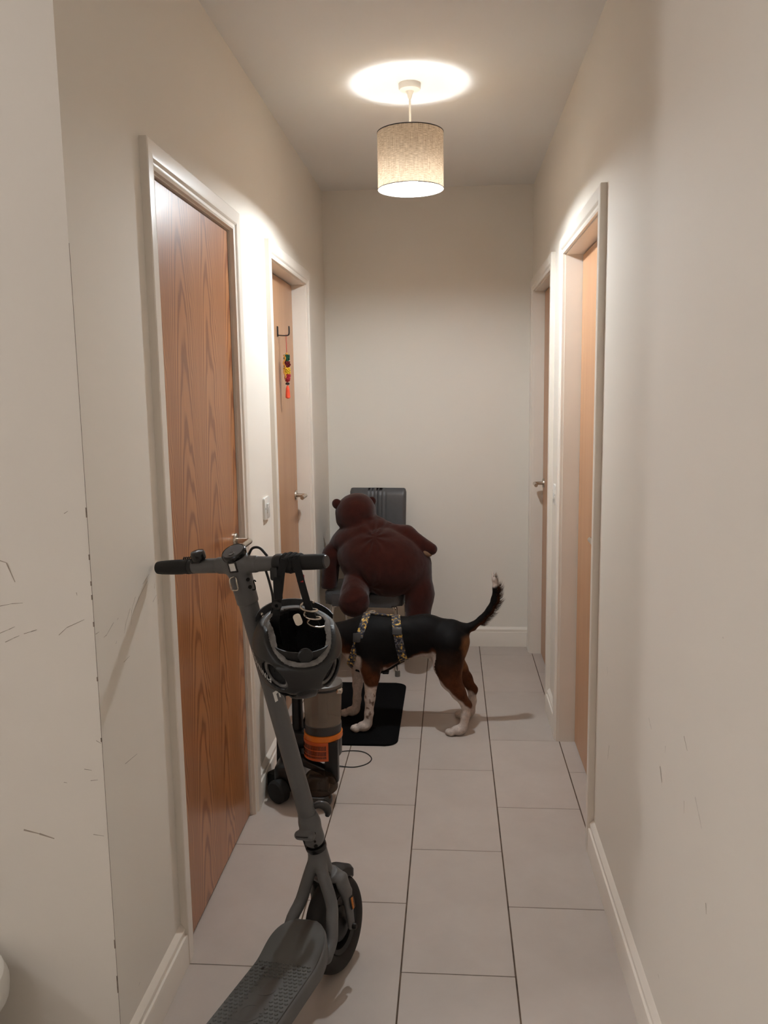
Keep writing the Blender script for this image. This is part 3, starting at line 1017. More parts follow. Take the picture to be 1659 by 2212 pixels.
# ================================================================== TEDDY BEAR slumped over the chair, seen from behind
def bear_f(p):
    body = sd_ell(p, (-0.240, 2.395, 0.622), (0.238, 0.185, 0.178), rotm('Y', 14))
    belly = sd_ell(p, (-0.180, 2.40, 0.575), (0.190, 0.175, 0.165))
    d = smin(body, belly, 0.06)
    # cape of the upper back, hood roll at the neck, hooded head
    ub = sd_ell(p, (-0.362, 2.450, 0.752), (0.165, 0.135, 0.078), rotm('Y', -22))
    d = smin(d, ub, 0.010)
    sh = sd_ell(p, (-0.255, 2.47, 0.772), (0.125, 0.105, 0.055), rotm('Y', 10))
    d = smin(d, sh, 0.012)
    nk = sd_ell(p, (-0.358, 2.475, 0.812), (0.128, 0.114, 0.062), rotm('Y', 6))
    hd = smin(sd_ell(p, (-0.388, 2.470, 0.862), (0.104, 0.110, 0.098)), sd_ell(p, (-0.372, 2.475, 0.885), (0.094, 0.105, 0.084)), 0.03)
    d = smin(d, smin(nk, hd, 0.018), 0.010)
    sn = sd_ell(p, (-0.372, 2.565, 0.85), (0.058, 0.06, 0.05))
    d = smin(d, sn, 0.03)
    # arms: right one reaches out past the chair, left one hangs by the wall
    ra = smin(sd_rc(p, (-0.27, 2.46, 0.765), (-0.105, 2.42, 0.748), 0.055, 0.054), sd_rc(p, (-0.105, 2.42, 0.748), (0.030, 2.37, 0.684), 0.054, 0.030), 0.02)
    d = smin(d, ra, 0.014)
    la = smin(sd_rc(p, (-0.43, 2.46, 0.735), (-0.508, 2.43, 0.64), 0.058, 0.052), sd_rc(p, (-0.508, 2.43, 0.64), (-0.528, 2.40, 0.48), 0.050, 0.042), 0.03)
    d = smin(d, la, 0.014)
    # legs: left one folded with the foot towards us, right one hanging beside the seat
    ll = smin(sd_rc(p, (-0.36, 2.36, 0.52), (-0.372, 2.235, 0.476), 0.080, 0.074), sd_ell(p, (-0.364, 2.165, 0.446), (0.080, 0.062, 0.078), rotm('X', -12)), 0.03)
    d = smin(d, ll, 0.010)
    rl = smin(sd_rc(p, (-0.075, 2.40, 0.58), (-0.038, 2.36, 0.44), 0.105, 0.076), sd_rc(p, (-0.038, 2.36, 0.44), (-0.050, 2.33, 0.24), 0.074, 0.064), 0.04)
    rl = smin(rl, sd_ell(p, (-0.050, 2.355, 0.185), (0.062, 0.085, 0.055)), 0.03)
    d = smin(d, rl, 0.03)
    fx, fy, fz = p[:, 0], p[:, 1], p[:, 2]
    # gathered folds fanning out from the middle of the shoulders
    px, pz = fx + 0.262, fz - 0.765
    ang = np.arctan2(-pz, px)
    rad = np.sqrt(px * px + pz * pz)
    fan = np.sin(ang * 9.0 + 4 * vnoise(p, 9.0)) * np.exp(-(rad / 0.10) ** 2) * np.clip(rad / 0.03, 0, 1)
    d = d + 0.0045 * fan * (fy < 2.44)
    # pulled folds round the haunch
    hx, hz = fx + 0.285, fz - 0.500
    hr = np.sqrt(hx * hx + hz * hz)
    d = d + 0.0040 * np.sin(np.arctan2(hz, -hx) * 7.0 + 3 * vnoise(p, 8.0)) * np.exp(-((hr - 0.10) / 0.07) ** 2) * (fy < 2.36) * (hx < 0.05) * (fz > 0.45)
    d = d + 0.005 * (vnoise(p, 12.0) - 0.5) + 0.0016 * (vnoise(p, 70.0) - 0.5)
    # keep clear of the chair: seat top
    seat = (p[:, 2] < 0.466) & (p[:, 1] > 2.285) & (p[:, 0] < -0.112)
    d = np.where(seat, np.maximum(d, (0.466 - p[:, 2])), d)
    return d
bear = thing('teddy_bear', 'big dark brown plush bear slumped over the grey chair, back turned', 'plush toy', (-0.25, 2.40, 0.466))
sdf_obj('body', bear_f, (-0.60, 2.06, 0.10), (0.10, 2.68, 1.02), 0.0075, 'plush', bear)
b = BM()
b2 = bmesh.new(); bmesh.ops.create_uvsphere(b2, u_segments=20, v_segments=14, radius=1.0); merge(b, b2, T(-0.478, 2.440, 0.918) @ RY(-40) @ Matrix.Diagonal((0.027, 0.017, 0.030, 1)))
obj('ear', b, 'plush', bear)
b = BM()
b2 = bmesh.new(); bmesh.ops.create_uvsphere(b2, u_segments=20, v_segments=14, radius=1.0); merge(b, b2, T(-0.305, 2.555, 0.915) @ RY(35) @ Matrix.Diagonal((0.026, 0.017, 0.030, 1)))
obj('ear', b, 'plush', bear)
b = BM()
b2 = bmesh.new(); bmesh.ops.create_uvsphere(b2, u_segments=20, v_segments=14, radius=1.0); merge(b, b2, T(0.006, 2.363, 0.664) @ RY(26) @ Matrix.Diagonal((0.030, 0.022, 0.016, 1)))
o = obj('paw_pad', b, 'plush_pad', bear); o['label'] = 'tan pad on the outstretched paw'
for s in (-1, 1):
    b = BM()
    b2 = bmesh.new(); bmesh.ops.create_uvsphere(b2, u_segments=12, v_segments=8, radius=0.009); merge(b, b2, T(-0.375 + s * 0.040, 2.556, 0.892))
    obj('eye', b, 'sc_black', bear)

# ================================================================== DOG standing side-on, head to the left
MY = 1.645
def trunk_f(p):
    q = p.copy()
    q[:, 1] = MY + (q[:, 1] - MY) * 1.28
    d = sd_ell(q, (-0.222, MY, 0.383), (0.132, 0.112, 0.130))
    d = smin(d, sd_rc(q, (-0.20, MY, 0.402), (0.02, MY, 0.428), 0.111, 0.087), 0.04)
    d = smin(d, sd_rc(q, (0.02, MY, 0.428), (0.125, MY, 0.408), 0.086, 0.082), 0.04)
    d = smin(d, sd_ell(q, (0.125, MY, 0.395), (0.083, 0.100, 0.098)), 0.03)
    d = smin(d, sd_ell(q, (-0.285, MY, 0.365), (0.055, 0.085, 0.085)), 0.04)
    d = smin(d, sd_rc(p, (-0.26, MY, 0.425), (-0.40, 1.64, 0.420), 0.082, 0.060), 0.04)
    return d * 0.85
def chain(p, pts, k):
    d = None
    for (a, ra), (b, rb) in zip(pts[:-1], pts[1:]):
        e = sd_rc(p, a, b, ra, rb)
        d = e if d is None else smin(d, e, k)
    return d
def paw(p, c, z0):
    x, y = c
    d = sd_ell(p, (x + 0.012, y, z0 + 0.022), (0.032, 0.025, 0.022))
    for i, (dx, dy) in enumerate(((-0.020, -0.017), (-0.030, -0.006), (-0.030, 0.006), (-0.020, 0.017))):
        d = smin(d, sd_ell(p, (x + dx, y + dy, z0 + 0.0135), (0.017, 0.0088, 0.0135)), 0.006)
    return d
MZ = 0.0085
TAIL = [((0.145, MY, 0.458), 0.034), ((0.19, MY, 0.456), 0.025), ((0.228, MY, 0.469), 0.0185), ((0.269, MY, 0.501), 0.016), ((0.306, MY, 0.543), 0.0165), ((0.330, MY, 0.592), 0.0175), ((0.334, MY, 0.645), 0.0145), ((0.326, MY, 0.685), 0.0105), ((0.317, MY, 0.716), 0.004)]
NF = [((-0.250, 1.597, 0.405), 0.056), ((-0.226, 1.578, 0.285), 0.046), ((-0.222, 1.570, 0.245), 0.033), ((-0.229, 1.562, 0.16), 0.0225), ((-0.234, 1.558, 0.09), 0.0185), ((-0.240, 1.555, 0.045), 0.0195)]
FF = [((-0.275, 1.690, 0.395), 0.050), ((-0.290, 1.712, 0.275), 0.042), ((-0.298, 1.722, 0.23), 0.030), ((-0.303, 1.727, 0.16), 0.0225), ((-0.307, 1.73, 0.09), 0.0185), ((-0.313, 1.731, 0.045), 0.0195)]
NH = [((0.128, 1.606, 0.40), 0.076), ((0.120, 1.590, 0.305), 0.063), ((0.132, 1.578, 0.245), 0.046), ((0.164, 1.571, 0.19), 0.031), ((0.200, 1.568, 0.132), 0.0205), ((0.195, 1.561, 0.085), 0.0175), ((0.186, 1.552, 0.038), 0.0195)]
FH = [((0.135, 1.688, 0.395), 0.070), ((0.130, 1.705, 0.300), 0.060), ((0.165, 1.72, 0.245), 0.043), ((0.198, 1.732, 0.198), 0.030), ((0.231, 1.738, 0.142), 0.0205), ((0.230, 1.745, 0.085), 0.0175), ((0.226, 1.752, 0.038), 0.0195)]
def dog_f(p):
    d = trunk_f(p)
    d = smin(d, chain(p, NF, 0.012), 0.022)
    d = smin(d, chain(p, FF, 0.012), 0.022)
    d = smin(d, chain(p, NH, 0.018), 0.03)
    d = smin(d, chain(p, FH, 0.018), 0.03)
    d = smin(d, sd_rc(p, (-0.208, 1.568, 0.258), (-0.219, 1.572, 0.27), 0.022, 0.025), 0.012)   # elbow point
    d = smin(d, sd_rc(p, (0.207, 1.569, 0.133), (0.20, 1.568, 0.128), 0.014, 0.016), 0.01)      # hocks
    d = smin(d, sd_rc(p, (0.238, 1.739, 0.143), (0.231, 1.738, 0.138), 0.014, 0.016), 0.01)
    d = smin(d, paw(p, (-0.272, 1.552), MZ), 0.014)
    d = smin(d, paw(p, (-0.345, 1.731), MZ), 0.014)
    d = smin(d, paw(p, (0.152, 1.548), 0.0), 0.014)
    d = smin(d, paw(p, (0.195, 1.756), 0.0), 0.014)
    d = smin(d, chain(p, TAIL, 0.012), 0.02)
    # head lowered, muzzle to the left
    d = smin(d, sd_ell(p, (-0.440, 1.636, 0.412), (0.072, 0.058, 0.058)), 0.03)
    d = smin(d, sd_rc(p, (-0.475, 1.633, 0.398), (-0.535, 1.628, 0.382), 0.036, 0.027), 0.02)
    d = smin(d, sd_ell(p, (0.062, MY - 0.005, 0.325), (0.030, 0.016, 0.020)), 0.02)              # belly tuck
    return d + 0.0018 * (vnoise(p, 45.0) - 0.5)
def sst(a, b, x):
    t = np.clip((x - a) / (b - a), 0, 1)
    return t * t * (3 - 2 * t)
def l3(c): return np.array(lin(c)[:3], np.float32)
def mixc(a, b, t): return a * (1 - t[:, None]) + b * t[:, None]
BLACK, DKBR, BROWN, TAN, WHITE, PINK = l3((14, 12, 12)), l3((42, 25, 16)), l3((88, 50, 28)), l3((136, 92, 58)), l3((206, 192, 182)), l3((190, 150, 130))
def dog_col(v):
    x, y, z = v[:, 0], v[:, 1], v[:, 2]
    nz = vnoise(v, 35.0) - 0.5
    n2 = vnoise(v, 90.0) - 0.5
    c = np.tile(BLACK, (len(v), 1))
    hind = sst(0.045, 0.075, x + nz * 0.02)
    c = mixc(c, DKBR, hind * sst(0.42, 0.34, z + nz * 0.05) )
    c = mixc(c, BROWN, hind * sst(0.34, 0.24, z + nz * 0.04) * 0.9)
    c = mixc(c, TAN, sst(0.168, 0.198, x + nz * 0.02) * sst(0.45, 0.42, z) * sst(0.24, 0.27, z) * 0.8)
    bz = np.where(y < 1.66, 0.205 - (x - 0.128) * 0.95, 0.165 - (x - 0.17) * 0.55)
    c = mixc(c, WHITE, sst(0.05, 0.06, x) * sst(0.008, -0.008, z - bz + nz * 0.015) * (x < 0.33) * (z < 0.3))
    # belly
    zb = np.interp(x, [-0.25, -0.15, -0.086, -0.022, 0.051, 0.09], [0.250, 0.255, 0.278, 0.308, 0.335, 0.33])
    bel = (x > -0.215) & (x < 0.085) & (np.abs(y - MY) < 0.085)
    c = mixc(c, BROWN, bel * sst(0.058, 0.035, z - zb + nz * 0.02))
    c = mixc(c, WHITE * 0.85 + PINK * 0.15, bel * sst(0.042, 0.024, z - zb + nz * 0.016))
    # fore legs and chest
    fore = x < -0.17
    c = mixc(c, DKBR, fore * sst(0.36, 0.30, z + nz * 0.04) * (y < 1.66) * 0.8)
    c = mixc(c, BROWN, fore * sst(0.315, 0.262, z + nz * 0.03 + (x + 0.215) * 0.9) * (y < 1.66))
    c = mixc(c, WHITE, fore * sst(0.012, -0.008, z - 0.355 + nz * 0.02) * sst(-0.262, -0.275, x + nz * 0.012 - (0.30 - z) * 0.22 * (z < 0.30)))
    c = mixc(c, WHITE, fore * sst(0.228, 0.214, z + nz * 0.02 + (x + 0.225) * 0.3))
    spk = (vnoise(v, 75.0) > 0.70) & (x < -0.2) & (z < 0.21) & (z > 0.07) & (y < 1.6)
    c = mixc(c, BROWN, spk.astype(np.float32) * 0.75)
    # tail: tan fringe side, white tip
    tl = (x > 0.215) & (z > 0.44)
    c = mixc(c, BROWN, tl * sst(0.0, 0.018, (x - np.interp(z, [0.44, 0.50, 0.545, 0.59, 0.645, 0.70], [0.19, 0.268, 0.307, 0.331, 0.335, 0.322]))) * 0.8)
    c = mixc(c, WHITE, tl * sst(0.645, 0.662, z + nz * 0.02))
    # head
    c = mixc(c, BROWN, sst(-0.385, -0.42, x))
    c = mixc(c, WHITE, sst(-0.485, -0.505, x))
    return np.clip(c * (1 + 0.25 * n2[:, None]), 0, 1)
dog = thing('dog', 'black, tan and white dog standing side-on wearing a patterned harness', 'dog', (-0.02, 1.65, 0))
sdf_obj('body', dog_f, (-0.575, 1.50, -0.004), (0.37, 1.80, 0.735), 0.0048, 'fur', dog, dog_col)
for sy in (-1, 1):
    b = BM()
    b2 = bmesh.new(); bmesh.ops.create_uvsphere(b2, u_segments=18, v_segments=14, radius=1.0)
    merge(b, b2, T(-0.405, 1.636 + sy * 0.058, 0.393) @ RX(sy * 8) @ RY(-12) @ Matrix.Diagonal((0.030, 0.009, 0.056, 1)))
    me_o = obj('ear', b, simple('ear_fur', (86, 52, 34), 0.8, var=0.2, nscale=60), dog)
b = BM(); b2 = bmesh.new(); bmesh.ops.create_uvsphere(b2, u_segments=14, v_segments=10, radius=1.0)
merge(b, b2, T(-0.561, 1.627, 0.390) @ Matrix.Diagonal((0.010, 0.012, 0.009, 1))); obj('nose', b, 'sc_black', dog)
for sy in (-1, 1):
    b = BM(); b2 = bmesh.new(); bmesh.ops.create_uvsphere(b2, u_segments=12, v_segments=8, radius=0.008)
    merge(b, b2, T(-0.482, 1.634 + sy * 0.040, 0.425)); obj('eye', b, 'vac_gloss', dog)
# tail fringe: fine hairs, uncountable
bm = BM()
rnd = random.Random(5)
tp = [Vector(a) for a, r in TAIL]
trd = [r for a, r in TAIL]
hcol = []
for i in range(1500):
    t = rnd.uniform(2.6, 7.6)
    k = int(t); f_ = t - k
    c0 = tp[k].lerp(tp[k + 1], f_); rr = trd[k] * (1 - f_) + trd[k + 1] * f_
    tg = (tp[k + 1] - tp[k]).normalized()
    outv = Vector((tg.z, 0, -tg.x))
    an = rnd.gauss(0, 0.75)
    side = (outv * math.cos(an) + Vector((0, math.sin(an), 0))).normalized()
    base = c0 + side * rr * 0.8
    ln = rnd.uniform(0.022, 0.046) * (1.0 if t < 6.2 else 0.55) * max(0.35, math.cos(an))
    d1 = (side * 0.75 + tg * 0.55 + Vector((0, rnd.uniform(-.15, .15), -0.10))).normalized()
    d2 = (side * 0.35 + tg * 0.95).normalized()
    mid = base + d1 * ln * 0.5; tip = mid + d2 * ln * 0.5
    wv = d1.cross(side).normalized() * 0.0011 if rnd.random() < .5 else Vector((0, 0.0011, 0))
    vs = [bm.verts.new(q) for q in (base - wv, base + wv, mid + wv * .7, mid - wv * .7, tip)]
    bm.faces.new((vs[0], vs[1], vs[2], vs[3])); bm.faces.new((vs[3], vs[2], vs[4]))
    cb = l3((226, 214, 204)) if c0.z > 0.652 else (l3((128, 80, 48)) * rnd.uniform(0.2, 0.9) if rnd.random() < .72 else l3((30, 24, 22)))
    hcol += [cb * .6, cb * .6, cb, cb, cb]
me = bpy.data.meshes.new('tail_fringe'); bm.to_mesh(me); bm.free()
ca = me.color_attributes.new('Col', 'FLOAT_COLOR', 'POINT')
ca.data.foreach_set('color', np.concatenate([np.array(hcol, np.float32), np.ones((len(hcol), 1), np.float32)], 1).ravel())
o = finish('tail_fringe', me, 'fur', dog, False)
o['kind'] = 'stuff'; o['label'] = 'feathered tan hair along the tail'

# harness -----------------------------------------------------------
def hug(c, dirs, off, f=None, far=0.22):
    """distance from c along each dir to the surface offset"""
    f = f or dog_f
    c = f32(c); dirs = f32(dirs)
    ts = np.linspace(0.01, far, 70)
    best = np.full(len(dirs), far)
    done = np.zeros(len(dirs), bool)
    for t in ts:
        d = f(c + dirs * t) - off
        hit = (d > 0) & ~done
        best[hit] = t
        done |= hit
    lo, hi = best - 0.0035, best.copy()
    for _ in range(10):
        m = (lo + hi) / 2
        d = f(c + dirs * m[:, None]) - off
        hi = np.where(d > 0, m, hi); lo = np.where(d > 0, lo, m)
    return hi
def band(c, nrm, wd, off=0.002, th=0.003, n=96, m=5, f=None):
    nrm = Vector(nrm).normalized()
    ux = Vector((0, 1, 0)); uz = nrm.cross(ux).normalized()
    inner, outer = [], []
    th_a = np.linspace(0, 2 * PI, n, endpoint=False)
    dirs = np.stack([np.array(ux) * math.cos(a) + np.array(uz) * math.sin(a) for a in th_a])
    rows = []
    for j in range(m):
        cc = Vector(c) + nrm * (wd * (j / (m - 1) - 0.5))
        r = hug(cc, dirs, off, f)
        r = (np.roll(r, 1) + r + np.roll(r, -1)) / 3
        rows.append((np.array(cc), r))
    bm = BM()
    V = []
    for cc, r in rows:
        V.append(([bm.verts.new(cc + d * q) for d, q in zip(dirs, r)], [bm.verts.new(cc + d * (q + th)) for d, q in zip(dirs, r)]))
    for i in range(n):
        k = (i + 1) % n
        for j in range(m - 1):
            bm.faces.new((V[j][1][i], V[j][1][k], V[j + 1][1][k], V[j + 1][1][i]))
            bm.faces.new((V[j][0][i], V[j + 1][0][i], V[j + 1][0][k], V[j][0][k]))
        bm.faces.new((V[0][0][i], V[0][0][k], V[0][1][k], V[0][1][i]))
        bm.faces.new((V[-1][0][i], V[-1][1][i], V[-1][1][k], V[-1][0][k]))
    return bm
har = obj('harness_girth_strap', band((-0.094, MY, 0.41), (1, 0, 0.17), 0.038), 'camo', dog, True)
har['label'] = 'camouflage patterned girth strap'
nk = obj('harness_neck_strap', band((-0.283, MY, 0.41), (1, 0, -0.34), 0.032, f=trunk_f, off=0.004), 'camo', dog, True)
nk['label'] = 'camouflage patterned chest strap'
def ridge(x, up):
    r = hug((x, MY, 0.40), [(0, 0, 1 if up else -1)], 0.003)
    return (x, MY, 0.40 + (r[0] if up else -r[0]))
b = BM(); sweep(b, catmull([ridge(x, True) for x in (-0.245, -0.21, -0.17, -0.13, -0.105)], 4), [(-0.012, -0.0015), (0.012, -0.0015), (0.012, 0.002), (-0.012, 0.002)], upref=(0, 0, 1)); obj('harness_back_strap', b, 'camo', dog)
b = BM(); sweep(b, catmull([ridge(x, False) for x in (-0.30, -0.26, -0.22, -0.18, -0.14, -0.10, -0.078)], 4), [(-0.016, -0.002), (0.016, -0.002), (0.016, 0.0035), (-0.016, 0.0035)], upref=(0, 0, 1)); obj('harness_belly_strap', b, 'strap', dog)
x_, y_, z_ = ridge(-0.162, False)
b = BM(); box(b, -0.178, -0.148, MY - 0.020, MY + 0.020, z_ - 0.014, z_ - 0.001, 0.004, 2); obj('harness_buckle', b, 'sc_black', dog)
x_, y_, z_ = ridge(-0.222, True)
b = BM(); tube(b, [(-0.240, MY, z_ + 0.002), (-0.232, MY + 0.012, z_ + 0.006), (-0.210, MY + 0.012, z_ + 0.008), (-0.202, MY, z_ + 0.006), (-0.210, MY - 0.012, z_ + 0.008), (-0.232, MY - 0.012, z_ + 0.006), (-0.240, MY, z_ + 0.002)], 0.0018, 8, smooth_n=4)
o = obj('lead_ring', b, 'chrome_poly', dog); o['label'] = 'metal ring for the lead'
def side_buckle(name, cx, cz, w_, h_, f=None):
    r = hug((cx, MY, 0.42), [np.array(Vector((0, -0.09, cz - 0.42)).normalized())], 0.005, f)
    d = Vector((0, -0.09, cz - 0.42)).normalized()
    p = Vector((cx, MY, 0.42)) + d * (float(r[0]) + 0.003)
    b = BM(); box(b, -w_ / 2, w_ / 2, -0.004, 0.004, -h_ / 2, h_ / 2, 0.0025, 2)
    q = d.to_track_quat('-Y', 'Z').to_matrix().to_4x4()
    return obj(name, b, 'sc_disp', dog, True, 38, Matrix.Translation(p) @ q)
side_buckle('harness_buckle', -0.104, 0.475, 0.042, 0.032)
side_buckle('harness_slider', -0.281, 0.44, 0.034, 0.040, trunk_f)

# ================================================================== UPRIGHT VACUUM CLEANER
vc = thing('vacuum_cleaner', 'upright black vacuum cleaner with clear bin and orange grille behind scooter', 'vacuum', (-0.42, 0.98, 0))
cx, cy = -0.345, 0.960
VC = T(cx, cy, 0)
b = BM(); lathe(b, [(0.066, 0.292), (0.0675, 0.292), (0.0725, 0.432), (0.071, 0.432), (0.066, 0.293)], 48, VC); o = obj('dust_bin', b, 'clear', vc); o['label'] = 'smoky clear dust bin'
b = BM(); lathe(b, [(0, 0.29), (0.017, 0.29), (0.016, 0.405), (0.012, 0.41), (0, 0.41)], 24, VC); obj('filter_tube', b, 'vac_grey', vc)
b = BM(); lathe(b, [(0, 0.262), (0.0685, 0.262), (0.0692, 0.293), (0.066, 0.296), (0, 0.296)], 48, VC); obj('bin_base', b, 'sc_disp', vc)
b = BM(); lathe(b, [(0, 0.430), (0.0755, 0.430), (0.0765, 0.438), (0, 0.438)], 48, VC); obj('bin_seal', b, 'vac_gloss', vc)
b = BM(); lathe(b, [(0, 0.438), (0.0755, 0.438), (0.0745, 0.448), (0.064, 0.456), (0.03, 0.460), (0, 0.461)], 48, VC); obj('bin_lid', b, 'vac_grey', vc)
b = BM(); box(b, cx + 0.058, cx + 0.080, cy - 0.045, cy - 0.020, 0.418, 0.436, 0.004, 2); obj('bin_latch', b, 'chrome', vc)
b = BM(); lathe(b, [(0, 0.239), (0.0715, 0.239), (0.0725, 0.243), (0.0722, 0.260), (0, 0.262)], 48, VC); obj('orange_band', b, 'orange_band', vc)
b = BM(); lathe(b, [(0, 0.168), (0.064, 0.168), (0.068, 0.174), (0.069, 0.239), (0, 0.239)], 48, VC); obj('motor_housing', b, 'vac_black', vc)
# orange vent grille wrapped round the front
def arc_panel(r0, r1, a0, a1, z0, z1, n=28):
    bm = BM()
    R = []
    for i in range(n + 1):
        a = math.radians(a0 + (a1 - a0) * i / n)
        R.append([bm.verts.new((cx + r * math.cos(a), cy + r * math.sin(a), z)) for r, z in ((r0, z0), (r1, z0), (r1, z1), (r0, z1))])
    for A, Bq in zip(R[:-1], R[1:]):
        for j in range(4):
            bm.faces.new((A[j], A[(j + 1) % 4], Bq[(j + 1) % 4], Bq[j]))
    bm.faces.new(R[0][::-1]); bm.faces.new(R[-1])
    return bm
gr = obj('vent_grille', arc_panel(0.066, 0.0745, 168, 292, 0.168, 0.239), 'orange', vc)
gr['label'] = 'orange vent grille'
b = BM()
for i in range(26):
    a = math.radians(182 + 102 * i / 25)
    for zc, hh in ((0.2185, 0.0085), (0.1975, 0.0085), (0.182, 0.0045)):
        b3 = bmesh.new(); bmesh.ops.create_cube(b3, size=1.0)
        merge(b, b3, T(cx, cy, zc) @ Matrix.Rotation(a, 4, 'Z') @ T(0.0743, 0, 0) @ Matrix.Diagonal((0.0014, 0.0026, hh * 2, 1)))
o = obj('grille_slots', b, 'vac_gloss', gr, False); o['kind'] = 'stuff'
# carry handle loop at the front right
b = BM(); prism(b, [(-0.334, 0.240), (-0.283, 0.240), (-0.284, 0.085), (-0.300, 0.072), (-0.322, 0.078), (-0.334, 0.10)], -0.022, 0.022, T(0, 0.918, 0) @ RX(90), 0.006); obj('carry_handle', b, 'vac_black', vc)
b = BM(); sweep(b, catmull([(-0.315, 0.918, 0.105), (-0.36, 0.925, 0.128), (-0.41, 0.94, 0.142), (-0.455, 0.97, 0.150)], 6), rrect(0.036, 0.030, 0.008, 3), upref=(0, 0, 1)); obj('handle_bar', b, 'vac_black', vc)
# nozzle window and brush head
def nozzle_f(p):
    d = sd_ell(p, (-0.352, 0.900, 0.062), (0.066, 0.075, 0.082))
    d = smax(d, 0.058 - p[:, 2], 0.008)
    d = smax(d, p[:, 2] - 0.128, 0.02)
    return d
sdf_obj('nozzle_window', nozzle_f, (-0.43, 0.81, 0.03), (-0.27, 0.99, 0.15), 0.005, 'clear_dark', vc)
def brush_f(p):
    d = sd_rc(p, (-0.385, 0.868, 0.034), (-0.333, 0.868, 0.034), 0.031, 0.031)
    d = smin(d, sd_rc(p, (-0.42, 0.93, 0.034), (-0.35, 0.93, 0.034), 0.030, 0.030), 0.04)
    return smax(d, 0.003 - p[:, 2], 0.006)
sdf_obj('brush_head', brush_f, (-0.48, 0.82, -0.005), (-0.28, 0.98, 0.08), 0.004, 'vac_gloss', vc)
b = BM(); box(b, -0.40, -0.318, 0.875, 0.925, 0.046, 0.105, 0.012, 3); obj('brush_duct', b, 'sc_disp', vc)
b = BM(); box(b, -0.530, -0.420, 0.905, 1.085, 0.030, 0.135, 0.022, 3); obj('base_body', b, 'vac_black', vc)
for (wx, wy) in ((-0.508, 0.895), (-0.535, 0.975)):
    b = BM(); lathe(b, [(0, -0.022), (0.036, -0.022), (0.044, -0.014), (0.044, 0.014), (0.036, 0.022), (0.012, 0.024), (0, 0.024)], 32, T(wx, wy, 0.0455) @ RZ(-35) @ RX(90)); obj('wheel', b, 'rubber', vc)
b = BM(); tube(b, [(-0.455, 1.03, 0.10), (-0.456, 1.035, 0.30), (-0.456, 1.04, 0.60)], 0.021, 16, rad=[0.024, 0.021, 0.020]); obj('column', b, 'vac_black', vc)
b = BM(); sweep(b, [(-0.525, 1.035, 0.09), (-0.520, 1.04, 0.30), (-0.512, 1.045, 0.62)], rrect(0.034, 0.040, 0.010, 3), upref=(0, 1, 0)); obj('wand', b, 'vac_black', vc)
b = BM()
tube(b, [(-0.512, 1.045, 0.61), (-0.505, 1.04, 0.66), (-0.485, 1.035, 0.685), (-0.462, 1.035, 0.66), (-0.456, 1.04, 0.59)], 0.015, 14, smooth_n=5); obj('top_handle', b, 'vac_black', vc)
b = BM(); box(b, -0.480, -0.400, 0.985, 1.045, 0.17, 0.235, 0.012, 2); obj('bin_mount', b, 'vac_black', vc)
b = BM(); box(b, -0.475, -0.395, 0.99, 1.04, 0.40, 0.44, 0.010, 2); obj('bin_mount', b, 'vac_black', vc)

# ================================================================== ELECTRIC SCOOTER leaning on the left wall by its grip
SQ = dict(tx=-0.1608, ty=0.0149, psi=0.2932, rho=0.12, dl=0.0641, tau=0.2217, H=1.0341, hb=0.2358, zd=0.1814, off=-0.0128, r=0.1224)
SM = T(SQ['tx'], SQ['ty'], 0) @ Matrix.Rotation(-SQ['psi'], 4, 'Z') @ Matrix.Rotation(-SQ['rho'], 4, 'Y')
sc = thing('electric_scooter', 'grey electric kick scooter leaning with its left grip on the wall', 'scooter', mat=SM)
A_ = Vector((0, -SQ['off'], SQ['r']))
st_, ct_ = math.sin(SQ['tau']), math.cos(SQ['tau'])
RAX = Matrix(((1, 0, 0, 0), (0, ct_, -st_, 0), (0, st_, ct_, 0), (0, 0, 0, 1)))
MA0 = Matrix.Translation(A_) @ RAX                                              # axis frame, not steered
MA = MA0 @ Matrix.Rotation(-SQ['dl'], 4, 'Z')                                   # axis frame, steered
MW = MA @ RAX.inverted() @ Matrix.Translation(-A_)                              # scooter frame, steered
RW = SQ['r']
def spart(name, bm, mat, xf, parent=None, angle=38):
    return obj(name, bm, mat, parent or sc, True, angle, xf)

# deck: lofted body with a front tongue that rises to the neck legs
def deck_w(y):
    if y > -0.235:
        t = (y + 0.235) / 0.105
        return 0.0815 * math.sqrt(max(0.0, 1 - min(1, t) ** 2.6))
    if y < -0.74:
        t = (-0.74 - y) / 0.06
        return 0.0815 - 0.02 * min(1, t)
    return 0.0815
def deck_z(y):
    t = min(1, max(0, (y + 0.275) / 0.14))
    return SQ['zd'] + 0.034 * t * t * (3 - 2 * t)
def loft(stations, prof):
    bm = BM(); R = []
    for y in stations:
        R.append([bm.verts.new(p) for p in prof(y)])
    m = len(R[0])
    for A, Bq in zip(R[:-1], R[1:]):
        for j in range(m):
            bm.faces.new((A[j], A[(j + 1) % m], Bq[(j + 1) % m], Bq[j]))
    bm.faces.new(R[0][::-1]); bm.faces.new(R[-1])
    return bm
def deck_prof(y):
    wv = max(deck_w(y), 0.004); z1 = deck_z(y) - 0.003; z0 = 0.136 + max(0, (y + 0.24)) * 0.35
    z0 = min(z0, z1 - 0.012)
    rr = min(0.007, wv * 0.4)
    return [(-wv, y, z0 + rr), (-wv + rr, y, z0), (wv - rr, y, z0), (wv, y, z0 + rr), (wv, y, z1 - rr), (wv - rr * .3, y, z1 - rr * .3), (wv - rr, y, z1), (-wv + rr, y, z1), (-wv + rr * .3, y, z1 - rr * .3), (-wv, y, z1 - rr)]
ys = [-0.80, -0.78, -0.76, -0.74, -0.6, -0.45, -0.35] + [-0.29 + 0.0085 * i for i in range(18)] + [-0.1345, -0.132, -0.1305]
spart('deck', loft(ys, deck_prof), 'sc_grey', None, angle=50)
